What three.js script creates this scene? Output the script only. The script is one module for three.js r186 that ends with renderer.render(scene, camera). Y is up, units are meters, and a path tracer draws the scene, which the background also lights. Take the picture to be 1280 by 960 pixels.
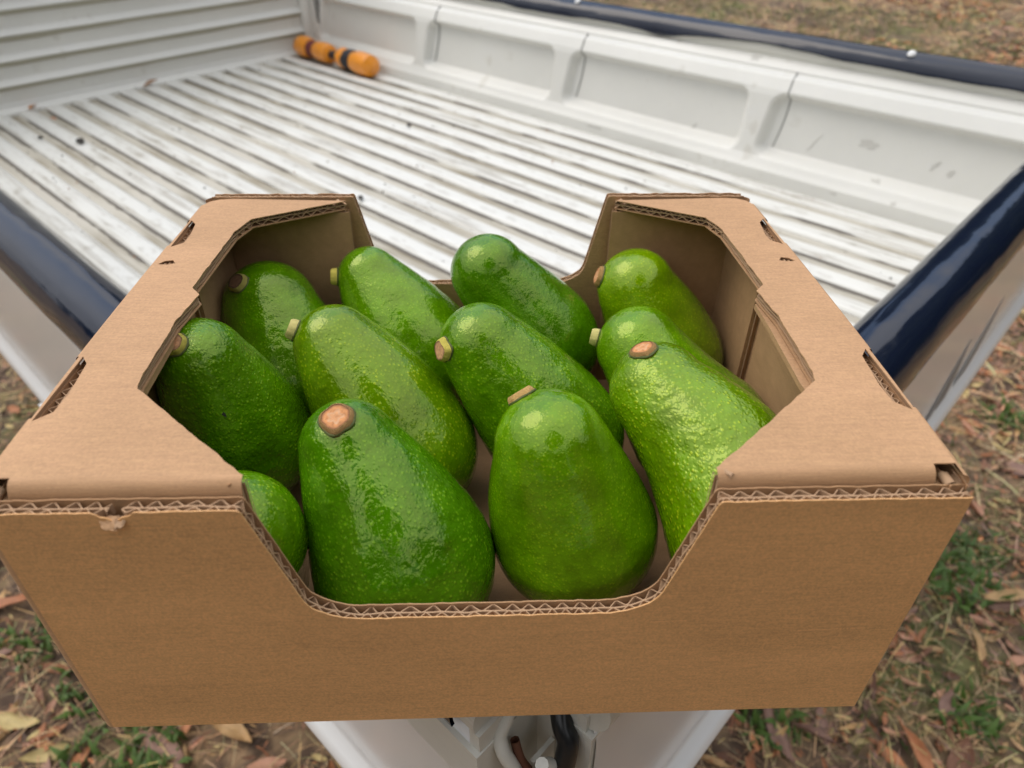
import * as THREE from 'three';
import { mergeGeometries } from 'three/addons/utils/BufferGeometryUtils.js';

/* ---------------------------------------------------------------- camera, sky, sun, exposure */
const scene = new THREE.Scene();
const EYE = 1.527;                                     // metres above the ground
const camera = new THREE.PerspectiveCamera(57.2, 4 / 3, 0.02, 600);
camera.rotation.order = 'YXZ';
camera.rotation.set(-0.659012, 0.765864, -0.006639);
camera.position.set(0, EYE, 0);
camera.focus = 0.385;
camera.userData.fStop = 8.5;
scene.add(camera);

const SUN_DIR = new THREE.Vector3(-0.55, 0.80, 0.22).normalize();
const SKY_GAIN = 1.5;
{ // bright overcast sky with soft cloud relief
  const W = 512, H = 256, px = new Float32Array(W * H * 4);
  for (let j = 0; j < H; j++) for (let i = 0; i < W; i++) {
    const lat = ((j + 0.5) / H - 0.5) * Math.PI, lon = ((i + 0.5) / W - 0.5) * 2 * Math.PI;
    const d = [Math.cos(lat) * Math.cos(lon), Math.sin(lat), Math.cos(lat) * Math.sin(lon)];
    const up = Math.max(d[1], 0);
    let L = (0.7 + 2.3 * up) / 3;
    const k = 1 / (up + 0.25), n = fbm3(d[0] * k * 1.3 + 5, 3.7, d[2] * k * 1.3 + 9, 5);
    const cl = 0.72 + 0.56 * n;
    const s = Math.max(0, d[0] * SUN_DIR.x + d[1] * SUN_DIR.y + d[2] * SUN_DIR.z);
    L = L * cl * (0.8 + 0.55 * Math.pow(s, 5));
    const o = (j * W + i) * 4, b = 0.5 * (1 - n);
    const ahead = (-0.35 * d[0] - 0.94 * d[2]) / (Math.hypot(d[0], d[2]) + 0.35), blue = step(-0.1, 0.75, ahead) * step(0.62, 0.38, n) * 0.85;
    px[o] = L * mixn(1.0 - 0.04 * b, 0.40, blue) * SKY_GAIN; px[o + 1] = L * SKY_GAIN * mixn(1.0, 0.62, blue); px[o + 2] = L * mixn(1.02 + 0.04 * b, 1.02, blue) * SKY_GAIN; px[o + 3] = 1;
  }
  const sky = new THREE.DataTexture(px, W, H, THREE.RGBAFormat, THREE.FloatType);
  sky.mapping = THREE.EquirectangularReflectionMapping; sky.magFilter = THREE.LinearFilter; sky.minFilter = THREE.LinearFilter; sky.needsUpdate = true;
  scene.background = sky; scene.environment = sky;
}
const sun = new THREE.DirectionalLight(0xfff1df, 0.75);
sun.position.copy(SUN_DIR).multiplyScalar(30); sun.castShadow = true; sun.shadow.radius = 70;
sun.shadow.mapSize.set(2048, 2048);
Object.assign(sun.shadow.camera, { left: -12, right: 12, top: 12, bottom: -12, near: 1, far: 80 });
scene.add(sun, sun.target);

const renderer = new THREE.WebGLRenderer({ antialias: true });
renderer.setSize(1024, 768);
renderer.toneMapping = THREE.LinearToneMapping;
renderer.toneMappingExposure = 1.34;
renderer.shadowMap.enabled = true;

/* ---------------------------------------------------------------- helpers */
function rng(seed) { let a = seed >>> 0; return () => { a |= 0; a = a + 0x6D2B79F5 | 0; let t = Math.imul(a ^ a >>> 15, 1 | a); t = t + Math.imul(t ^ t >>> 7, 61 | t) ^ t; return ((t ^ t >>> 14) >>> 0) / 4294967296; }; }
function h3(x, y, z) { let n = Math.imul(x, 374761393) + Math.imul(y, 668265263) + Math.imul(z, 1274126177) | 0; n = Math.imul(n ^ n >>> 13, 1274126177); n = Math.imul(n ^ n >>> 16, 2246822519); return ((n ^ n >>> 15) >>> 0) / 4294967296; }
function sm(t) { return t * t * (3 - 2 * t); }
function mixn(a, b, t) { return a + (b - a) * t; }
function clamp(x, a = 0, b = 1) { return x < a ? a : x > b ? b : x; }
function step(a, b, x) { return sm(clamp((x - a) / (b - a))); }
function n3(x, y, z) {
  const X = Math.floor(x), Y = Math.floor(y), Z = Math.floor(z), a = sm(x - X), b = sm(y - Y), c = sm(z - Z);
  return mixn(mixn(mixn(h3(X, Y, Z), h3(X + 1, Y, Z), a), mixn(h3(X, Y + 1, Z), h3(X + 1, Y + 1, Z), a), b),
    mixn(mixn(h3(X, Y, Z + 1), h3(X + 1, Y, Z + 1), a), mixn(h3(X, Y + 1, Z + 1), h3(X + 1, Y + 1, Z + 1), a), b), c);
}
function fbm3(x, y, z, oct = 4) { let s = 0, a = 0.5, t = 0; for (let i = 0; i < oct; i++) { s += a * n3(x, y, z); t += a; x = x * 2.03 + 11.3; y = y * 2.03 + 4.1; z = z * 2.03 + 7.7; a *= 0.5; } return s / t; }
// periodic 2-D value noise, for tiles
function p2(x, y, px, py, s) {
  const X = Math.floor(x), Y = Math.floor(y), a = sm(x - X), b = sm(y - Y), m = (v, p) => ((v % p) + p) % p;
  const g = (i, j) => h3(m(i, px), m(j, py), s);
  return mixn(mixn(g(X, Y), g(X + 1, Y), a), mixn(g(X, Y + 1), g(X + 1, Y + 1), a), b);
}
function pf(u, v, fx, fy, oct, s) { let r = 0, a = 0.5, t = 0; for (let i = 0; i < oct; i++) { r += a * p2(u * fx, v * fy, fx, fy, s + i); t += a; a *= 0.55; fx *= 2; fy *= 2; } return r / t; }
const enc = (c) => { c = clamp(c); return 255 * (c <= 0.0031308 ? 12.92 * c : 1.055 * Math.pow(c, 1 / 2.4) - 0.055); };
function tex(w, h, fn, color = true, rep = [1, 1]) {   // fn(u, v) gives linear rgb, or a number
  const d = new Uint8Array(w * h * 4);
  for (let j = 0; j < h; j++) for (let i = 0; i < w; i++) {
    const c = fn((i + 0.5) / w, (j + 0.5) / h), o = (j * w + i) * 4;
    if (color) { d[o] = enc(c[0]); d[o + 1] = enc(c[1]); d[o + 2] = enc(c[2]); } else d[o] = d[o + 1] = d[o + 2] = 255 * clamp(c);
    d[o + 3] = 255;
  }
  const t = new THREE.DataTexture(d, w, h, THREE.RGBAFormat);
  t.wrapS = t.wrapT = THREE.RepeatWrapping; t.magFilter = THREE.LinearFilter; t.minFilter = THREE.LinearMipmapLinearFilter; t.generateMipmaps = true;
  t.repeat.set(rep[0], rep[1]); if (color) t.colorSpace = THREE.SRGBColorSpace; t.needsUpdate = true;
  return t;
}
const lin = (r, g, b) => new THREE.Color().setRGB(r, g, b);
const std = (c, o = {}) => new THREE.MeshStandardMaterial({ color: c, roughness: 0.7, side: THREE.DoubleSide, ...o });
const phys = (c, o = {}) => new THREE.MeshPhysicalMaterial({ color: c, roughness: 0.5, side: THREE.DoubleSide, ...o });
function mesh(name, geo, mat, parent) { const m = new THREE.Mesh(geo, mat); m.name = name; m.castShadow = m.receiveShadow = true; parent.add(m); return m; }
const used = {};
function numbered(n) { used[n] = (used[n] ?? -1) + 1; return used[n] ? n + '_' + String(used[n]).padStart(3, '0') : n; }
function tag(o, label, category, group) { o.userData.label = label; o.userData.category = category; if (group) o.userData.group = group; return o; }
// grid of points with smooth normals; wrap joins the first and last row in u
function grid(nu, nv, fn, uvf, wrap = false) {
  const P = [], U = [], I = [], N = new Float32Array((nu + 1) * (nv + 1) * 3), w = nv + 1;
  for (let i = 0; i <= nu; i++) for (let j = 0; j <= nv; j++) { P.push(...fn(i / nu, j / nv)); U.push(...(uvf ? uvf(i / nu, j / nv) : [i / nu, j / nv])); }
  const at = (i, j) => { const k = (i * w + j) * 3; return [P[k], P[k + 1], P[k + 2]]; };
  for (let i = 0; i <= nu; i++) for (let j = 0; j <= nv; j++) {
    const i0 = wrap ? (i - 1 + nu) % nu : Math.max(i - 1, 0), i1 = wrap ? (i + 1) % nu : Math.min(i + 1, nu), j0 = Math.max(j - 1, 0), j1 = Math.min(j + 1, nv);
    const a = at(i0, j), b = at(i1, j), c = at(i, j0), d = at(i, j1);
    const e = [b[0] - a[0], b[1] - a[1], b[2] - a[2]], f = [d[0] - c[0], d[1] - c[1], d[2] - c[2]];
    let n = [e[1] * f[2] - e[2] * f[1], e[2] * f[0] - e[0] * f[2], e[0] * f[1] - e[1] * f[0]]; const l = Math.hypot(...n) || 1;
    N.set([n[0] / l, n[1] / l, n[2] / l], (i * w + j) * 3);
  }
  for (let i = 0; i < nu; i++) for (let j = 0; j < nv; j++) { const a = i * w + j, b = a + w; I.push(a, b, b + 1, a, b + 1, a + 1); }
  const g = new THREE.BufferGeometry();
  g.setAttribute('position', new THREE.Float32BufferAttribute(P, 3)); g.setAttribute('uv', new THREE.Float32BufferAttribute(U, 2));
  g.setAttribute('normal', new THREE.BufferAttribute(N, 3)); g.setIndex(I);
  return g;
}
function plain(g) { const q = g.index ? g.toNonIndexed() : g; for (const k of Object.keys(q.attributes)) if (!['position', 'normal', 'uv'].includes(k)) q.deleteAttribute(k); return q; }
const merge = (list) => mergeGeometries(list.map(plain));
function box(x0, x1, y0, y1, z0, z1) { const g = new THREE.BoxGeometry(x1 - x0, y1 - y0, z1 - z0); g.translate((x0 + x1) / 2, (y0 + y1) / 2, (z0 + z1) / 2); return g; }
function shapeOf(pts, holes = []) { const s = new THREE.Shape(pts.map((p) => new THREE.Vector2(p[0], p[1]))); for (const h of holes) s.holes.push(new THREE.Path(h.map((p) => new THREE.Vector2(p[0], p[1])))); return s; }
function slabOf(pts, holes, depth, bevel = 0) {
  return new THREE.ExtrudeGeometry(shapeOf(pts, holes), { depth, steps: 1, bevelEnabled: bevel > 0, bevelThickness: bevel, bevelSize: bevel, bevelOffset: -bevel, bevelSegments: 2, curveSegments: 8 });
}
// profile (list of [a, b]) swept along an axis; closed outline with caps
function prismX(pts, x0, x1, bevel = 0) { const g = slabOf(pts.map(([z, y]) => [-z, y]), [], x1 - x0, bevel); g.rotateY(Math.PI / 2); g.translate(x0, 0, 0); return g; }

/* ---------------------------------------------------------------- surfaces */
const kraftMap = tex(1024, 1024, (u, v) => {
  const fib = pf(u, v, 24, 260, 3, 11), fib2 = pf(u, v, 60, 500, 2, 21), blot = pf(u, v, 5, 9, 4, 31), spk = p2(u * 420, v * 420, 420, 420, 41);
  const gr = pf(u, v, 300, 300, 2, 36); let k = 0.84 + 0.12 * (fib - 0.5) + 0.14 * (fib2 - 0.5) + 0.22 * (gr - 0.5) + 0.18 * (blot - 0.5);
  if (spk > 0.93) k *= 0.90; if (spk < 0.05) k *= 1.08;
  return [k, k * (0.985 + 0.03 * fib), k * (0.97 + 0.05 * blot)];
}, true, [4, 4]);
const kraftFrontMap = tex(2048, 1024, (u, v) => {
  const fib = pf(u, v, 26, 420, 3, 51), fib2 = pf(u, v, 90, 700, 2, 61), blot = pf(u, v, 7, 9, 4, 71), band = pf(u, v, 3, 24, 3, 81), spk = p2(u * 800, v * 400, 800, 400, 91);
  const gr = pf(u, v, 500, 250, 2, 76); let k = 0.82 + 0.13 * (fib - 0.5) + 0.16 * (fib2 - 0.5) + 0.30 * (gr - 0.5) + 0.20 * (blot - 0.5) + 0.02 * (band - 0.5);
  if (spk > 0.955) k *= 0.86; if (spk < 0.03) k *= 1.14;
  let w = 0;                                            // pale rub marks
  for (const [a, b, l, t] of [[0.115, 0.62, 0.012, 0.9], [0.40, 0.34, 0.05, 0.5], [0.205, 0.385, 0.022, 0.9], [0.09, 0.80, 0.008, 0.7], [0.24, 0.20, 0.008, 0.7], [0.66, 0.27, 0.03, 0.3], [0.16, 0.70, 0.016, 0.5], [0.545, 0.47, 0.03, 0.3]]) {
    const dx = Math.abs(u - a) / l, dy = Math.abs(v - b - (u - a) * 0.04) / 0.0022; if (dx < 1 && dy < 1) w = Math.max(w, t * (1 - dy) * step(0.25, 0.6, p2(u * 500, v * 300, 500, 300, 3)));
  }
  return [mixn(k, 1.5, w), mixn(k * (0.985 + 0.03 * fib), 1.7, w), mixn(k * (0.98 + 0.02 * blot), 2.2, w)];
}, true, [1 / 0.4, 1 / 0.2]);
const kraftBump = tex(512, 512, (u, v) => 0.5 * pf(u, v, 20, 120, 3, 15) + 0.5 * pf(u, v, 90, 90, 3, 25), false, [5, 5]);
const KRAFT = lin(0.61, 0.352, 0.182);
const M = {
  kraft: std(KRAFT, { map: kraftMap, bumpMap: kraftBump, bumpScale: 0.00012, roughness: 0.72 }),
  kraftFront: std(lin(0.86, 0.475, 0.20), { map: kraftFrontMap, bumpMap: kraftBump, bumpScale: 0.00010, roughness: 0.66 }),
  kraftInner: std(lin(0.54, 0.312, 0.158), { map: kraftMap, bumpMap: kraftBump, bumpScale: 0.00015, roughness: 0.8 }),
  flute: std(lin(0.46, 0.29, 0.17), { roughness: 0.85 }),
};
const whiteMap = tex(1024, 1024, (u, v) => {
  const d = pf(u, v, 4, 4, 5, 101), s = pf(u, v, 30, 30, 4, 111), k = p2(u * 120, v * 120, 120, 120, 121);
  let w = 0.97 + 0.10 * (d - 0.5) + 0.04 * (s - 0.5), g = step(0.60, 0.80, s) * step(0.45, 0.7, d) * 0.22;
  if (k > 0.985) g = Math.max(g, 0.35 * step(0.5, 0.7, s + 0.15));
  return [mixn(w, 0.42, g), mixn(w, 0.36, g), mixn(w * 0.985, 0.27, g)];
}, true, [1.1, 1.1]);
// dirt lies in streaks along the bed
const ribMap = tex(1024, 1024, (u, v) => {
  const a = pf(u, v, 5, 30, 5, 131), b = pf(u, v, 12, 90, 4, 141), c = pf(u, v, 60, 60, 3, 151), k = p2(u * 160, v * 160, 160, 160, 161);
  let g = step(0.50, 0.74, a * 0.6 + b * 0.4) * 0.55 + step(0.60, 0.78, c) * 0.24; if (k > 0.985) g = Math.max(g, 0.55);
  const w = 0.98 + 0.07 * (a - 0.5);
  return [mixn(w, 0.36, g), mixn(w, 0.31, g), mixn(w * 0.985, 0.23, g)];
}, true, [0.6, 2.4]);
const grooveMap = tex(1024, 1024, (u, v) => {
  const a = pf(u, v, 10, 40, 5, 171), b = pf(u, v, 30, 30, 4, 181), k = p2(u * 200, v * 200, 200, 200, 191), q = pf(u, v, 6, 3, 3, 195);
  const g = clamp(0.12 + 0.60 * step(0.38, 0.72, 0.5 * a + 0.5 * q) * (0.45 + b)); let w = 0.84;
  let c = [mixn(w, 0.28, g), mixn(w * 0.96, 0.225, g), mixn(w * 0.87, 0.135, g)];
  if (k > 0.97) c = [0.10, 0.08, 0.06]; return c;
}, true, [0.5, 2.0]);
const paintBump = tex(512, 512, (u, v) => pf(u, v, 6, 6, 4, 201), false, [1.5, 1.5]);
Object.assign(M, {
  white: phys(lin(0.72, 0.715, 0.685), { map: whiteMap, roughness: 0.38, bumpMap: paintBump, bumpScale: 0.0012 }),
  whiteClean: phys(lin(0.78, 0.785, 0.785), { roughness: 0.25, clearcoat: 0.5, clearcoatRoughness: 0.15, bumpMap: paintBump, bumpScale: 0.0004 }),
  whiteChip: phys(lin(0.66, 0.65, 0.60), { map: whiteMap, roughness: 0.45 }),
  rib: phys(lin(0.71, 0.705, 0.675), { map: ribMap, roughness: 0.42 }),
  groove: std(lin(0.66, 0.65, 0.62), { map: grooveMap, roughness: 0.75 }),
  ribFootDark: std(lin(0.155, 0.14, 0.12), { roughness: 0.9 }),
  shadeBand: std(lin(0.42, 0.40, 0.32), { map: whiteMap, roughness: 0.6 }),
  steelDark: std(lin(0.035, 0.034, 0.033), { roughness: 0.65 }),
  rubber: phys(lin(0.010, 0.010, 0.011), { roughness: 0.28 }),
  vinyl: phys(lin(0.007, 0.011, 0.026), { roughness: 0.10, bumpMap: tex(512, 512, (u, v) => 0.8 * pf(u, v, 5, 3, 3, 211) + 0.2 * pf(u, v, 16, 9, 3, 221), false, [1.6, 5]), bumpScale: 0.0022 }),
  rust: std(lin(0.13, 0.05, 0.025), { roughness: 0.9 }),
  seam: std(lin(0.24, 0.24, 0.23), { roughness: 0.8 }),
  scuff: std(lin(0.58, 0.57, 0.54), { roughness: 0.8, map: whiteMap }),
  letter: std(lin(0.30, 0.30, 0.295), { roughness: 0.5 }),
  shadeRing: std(lin(0.085, 0.10, 0.02), { roughness: 0.7 }),
  bolt: phys(lin(0.80, 0.80, 0.80), { roughness: 0.3 }),
  orange: phys(lin(0.86, 0.30, 0.010), { roughness: 0.28, clearcoat: 0.6, clearcoatRoughness: 0.2, bumpMap: tex(256, 256, (u, v) => pf(u, v, 40, 8, 3, 231), false), bumpScale: 0.002 }),
  blackBand: std(lin(0.018, 0.016, 0.02), { roughness: 0.6 }),
  redBand: std(lin(0.16, 0.03, 0.03), { roughness: 0.6 }),
});

/* ---------------------------------------------------------------- the ground */
const groundMap = tex(1024, 1024, (u, v) => {
  const a = pf(u, v, 6, 6, 6, 301), b = pf(u, v, 40, 40, 4, 311), c = pf(u, v, 3, 3, 3, 321), f = pf(u, v, 160, 90, 2, 331);
  const soil = [0.10, 0.064, 0.044], thatch = [0.30, 0.20, 0.115], green = [0.12, 0.16, 0.04];
  let t = step(0.38, 0.66, 0.5 * a + 0.5 * b), g = step(0.60, 0.76, c * 0.7 + b * 0.3) * 0.6;
  return [0, 1, 2].map((i) => mixn(mixn(soil[i], thatch[i], t), green[i], g) * (0.65 + 0.7 * f));
}, true, [0.5, 0.5]);
const groundGeo = grid(200, 200, (u, v) => {
  const w = (t) => { const s = t * 2 - 1; return Math.sign(s) * (Math.abs(s) * 9 + Math.pow(Math.abs(s), 7) * 240); };
  const x = w(u) - 1, z = w(v) - 2; return [x, -0.02 + 0.035 * (fbm3(x * 1.6, 0.3, z * 1.6, 4) - 0.5) + 0.03 * 0.5, z];
}, (u, v) => { const w = (t) => { const s = t * 2 - 1; return Math.sign(s) * (Math.abs(s) * 9 + Math.pow(Math.abs(s), 7) * 240); }; return [w(u), w(v)]; });
const ground = mesh('ground', groundGeo, std(lin(1, 1, 1), { map: groundMap, roughness: 0.95 }), scene);
ground.userData.kind = 'structure';
const gy = (x, z) => -0.02 + 0.035 * (fbm3(x * 1.6, 0.3, z * 1.6, 4) - 0.5) + 0.015;
{
  const R = rng(77), q = new THREE.Quaternion(), e = new THREE.Euler(), mt = new THREE.Matrix4(), up = new THREE.Vector3(), sc = new THREE.Vector3(), col = new THREE.Color();
  const underTray = (x, z) => x < -0.2 && x > -2.7 && z < -0.25 && z > -1.6;
  const patch = (x, z) => fbm3(x * 1.7 + 40, 2.2, z * 1.7 + 13, 3);           // where green grass grows
  function spot(near) {
    for (;;) {
      const x = near ? -3.6 + 5.8 * R() : -12 + 15 * R(), z = near ? -4.4 + 6.2 * R() : -16 + 14.2 * R();
      if (!underTray(x, z)) return [x, z];
    }
  }
  function scatter(name, geo, mat, n, put, label, category) {
    const im = new THREE.InstancedMesh(geo, mat, n); im.name = name; im.castShadow = im.receiveShadow = true;
    let k = 0; while (k < n) { if (put(k)) { im.setMatrixAt(k, mt); im.setColorAt(k, col); k++; } }
    im.userData = { label, category, kind: 'stuff' }; scene.add(im); return im;
  }
  // a bent dry stalk lying down
  const straw = grid(4, 1, (u, v) => [(v - 0.5) * 0.0030 * (1 - 0.6 * u), 0.010 * Math.sin(u * 3) + 0.001, (u - 0.5) * 0.09 + 0.012 * u * u]);
  straw.translate(0, 0.002, 0);
  const strawMat = std(0xffffff, { roughness: 0.85 });
  for (const [near, n] of [[true, 90000], [false, 60000]])
    scatter(near ? 'dry_grass' : 'dry_grass_001', straw, strawMat, n, () => {
      const [x, z] = spot(near); if (fbm3(x * 2.3, 9, z * 2.3, 3) < 0.20 + 0.22 * R()) return false;
      e.set((R() - 0.5) * 0.9, R() * 6.28, (R() - 0.5) * 1.2); q.setFromEuler(e); const s = (near ? 0.25 : 0.8) + 0.75 * R() * R() + 0.1;
      mt.compose(up.set(x, gy(x, z) + 0.004 + 0.014 * R(), z), q, sc.set(s * (near ? 1 : 1.7), s, s));
      const t = R(); if (t < 0.55) col.setRGB(0.58 + 0.28 * R(), 0.425 + 0.19 * R(), 0.225 + 0.10 * R()); else if (t < 0.85) col.setRGB(0.38, 0.22, 0.12); else col.setRGB(0.15, 0.10, 0.08);
      return true;
    }, near ? 'matted pale dry grass covering the ground beside the white tray' : 'dry grass on the far ground beyond the white tray', 'dry grass');
  // green blades in patches
  const blade = grid(4, 1, (u, v) => [(v - 0.5) * 0.0036 * (1 - 0.85 * u), 0.055 * u * (1 - 0.25 * u), 0.03 * u * u]);
  const bladeMat = phys(0xffffff, { roughness: 0.6, transmission: 0.3, thickness: 0 });
  for (const [near, n, lim] of [[true, 16000, 0.60], [false, 90000, 0.455]])
    scatter(near ? 'grass' : 'grass_001', blade, bladeMat, n, () => {
      const [x, z] = spot(near); if (patch(x, z) < lim + 0.06 * R()) return false;
      e.set((R() - 0.5) * 1.1, R() * 6.28, (R() - 0.5) * 1.1); q.setFromEuler(e); const s = 0.4 + 0.8 * R();
      mt.compose(up.set(x, gy(x, z), z), q, sc.set(near ? 1.2 : 2.0, s, s));
      col.setRGB(0.10 + 0.07 * R(), 0.16 + 0.09 * R(), 0.028 + 0.02 * R()); if (R() < 0.25) col.setRGB(0.20, 0.19, 0.06);
      return true;
    }, near ? 'short green grass tufts growing through leaf litter near the tray' : 'thin green grass on the ground beyond the far rail', 'grass');
  // fallen leaves: curled blades; the nearest are singles, the rest one mass
  const leafGeos = [0, 1, 2, 3, 4].map((k) => { const L = 1, Wd = [0.26, 0.34, 0.20, 0.42, 0.30][k], cu = [0.5, -0.35, 0.8, 0.3, -0.6][k], be = [0.25, 0.12, -0.2, 0.3, 0.35][k];
    return grid(6, 4, (u, v) => { const w = Wd * Math.pow(Math.sin(Math.PI * clamp(u * 0.97 + 0.02)), 0.75) * (1 - 0.25 * u), s = (v - 0.5) * 2;
      return [s * w * 0.5, cu * w * 0.5 * s * s + be * (u - 0.5) * (u - 0.5) + 0.03 * Math.sin(u * 9 + k + s * 2), (u - 0.5) * L + 0.05 * s * s * Math.sin(k * 3)]; }); });
  const tones = [[0.62, 0.26, 0.115], [0.50, 0.21, 0.10], [0.62, 0.39, 0.18], [0.28, 0.13, 0.075], [0.68, 0.54, 0.24], [0.36, 0.21, 0.16], [0.68, 0.36, 0.23]];
  const leafMap = tex(256, 256, (u, v) => { const mid = Math.abs(v - 0.5), vein = Math.abs(((u * 9 + mid * 3) % 1) - 0.5), n = pf(u, v, 8, 8, 4, 401); const k = 0.75 + 0.5 * n + (mid < 0.02 ? 0.25 : 0) + (vein < 0.05 ? 0.12 : 0); return [k * 0.8, k * 0.78, k * 0.76]; });
  const leafMat = std(0xffffff, { roughness: 0.7, map: leafMap });
  const leafMats = tones.map((c) => std(lin(...c), { roughness: 0.65, map: leafMap }));
  for (let k = 0; k < 5; k++) for (const near of [true, false])
    scatter(numbered('leaf_litter'), leafGeos[k], leafMat, near ? 7600 : 3600, () => {
      const [x, z] = spot(near); if (!near && fbm3(x * 0.9 + 3, 5, z * 0.9, 3) < 0.46 + 0.1 * R()) return false;
      if (near && x < -0.5 && R() < 0.5) return false;
      e.set((R() - 0.5) * 0.9, R() * 6.28, (R() - 0.5) * 1.0); q.setFromEuler(e); const s = near ? 0.012 + 0.07 * R() * R() : 0.05 + 0.06 * R();
      mt.compose(up.set(x, gy(x, z) + 0.008 + 0.012 * R(), z), q, sc.set(s * (0.7 + 0.6 * R()), s, s));
      const c = tones[Math.floor(R() * 7)], v = 0.7 + 0.6 * R(); col.setRGB(c[0] * v, c[1] * v, c[2] * v); return true;
    }, 'scattered small brown fallen leaves lying over the dry ground', 'leaf litter');
  { // bright weed tufts
    const spots = []; for (let k = 0; k < 34; k++) { const [x, z] = spot(true); spots.push([x, z, 0.02 + 0.05 * R()]); }
    for (const [x, z] of [[0.18, -1.25], [0.05, -1.75], [-0.12, -0.95], [0.30, -1.55], [-1.30, 0.05], [-1.05, 0.02], [-1.5, 0.1], [-0.05, -2.4]]) spots.push([x, z, 0.045]);
    const broad = grid(4, 2, (u, v) => { const q2 = (v - 0.5) * 2; return [q2 * 0.0055 * Math.sin(Math.PI * clamp(u * 0.9 + 0.1)), 0.05 * u * (1 - 0.3 * u), 0.035 * u * u + 0.002 * q2 * q2]; });
    scatter('weed_tuft', broad, bladeMat, 3300, (k) => { const [x0, z0, r] = spots[Math.floor(R() * spots.length)], a = R() * 6.283, d = r * Math.sqrt(R()) * 1.6, x = x0 + Math.cos(a) * d, z = z0 + Math.sin(a) * d;
      e.set((R() - 0.3) * 1.0, R() * 6.28, (R() - 0.5) * 0.8); q.setFromEuler(e); const s = 0.4 + 0.9 * R(); mt.compose(up.set(x, gy(x, z), z), q, sc.set(s, s, s)); const g = 0.7 + 0.6 * R(); col.setRGB(0.105 * g, 0.19 * g, 0.03 * g); return true; }, 'small bright green weed tufts among the dead leaves', 'weeds');
  }
  for (let k = 0; k < 290; k++) {
    let x, z;
    if (k < 225) { x = -0.35 + 1.25 * Math.pow(R(), 0.9); z = -3.6 + 3.0 * R(); } else if (k < 265) { x = -1.6 + 1.2 * R(); z = -0.15 + 0.65 * R(); } else { x = -3.2 + 2.2 * R(); z = -0.2 + 0.5 * R(); }
    const m = mesh(k ? 'fallen_leaf_' + String(k).padStart(3, '0') : 'fallen_leaf', leafGeos[Math.floor(R() * 5)], leafMats[Math.floor(R() * 7)], ground);
    const s = 0.07 + 0.09 * R(); m.position.set(x, gy(x, z) + 0.014 + 0.012 * R(), z); m.rotation.set((R() - 0.5) * 0.7, R() * 6.28, (R() - 0.5) * 0.8); m.scale.set(s * (0.6 + 0.7 * R()), s, s);
  }
}

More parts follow.
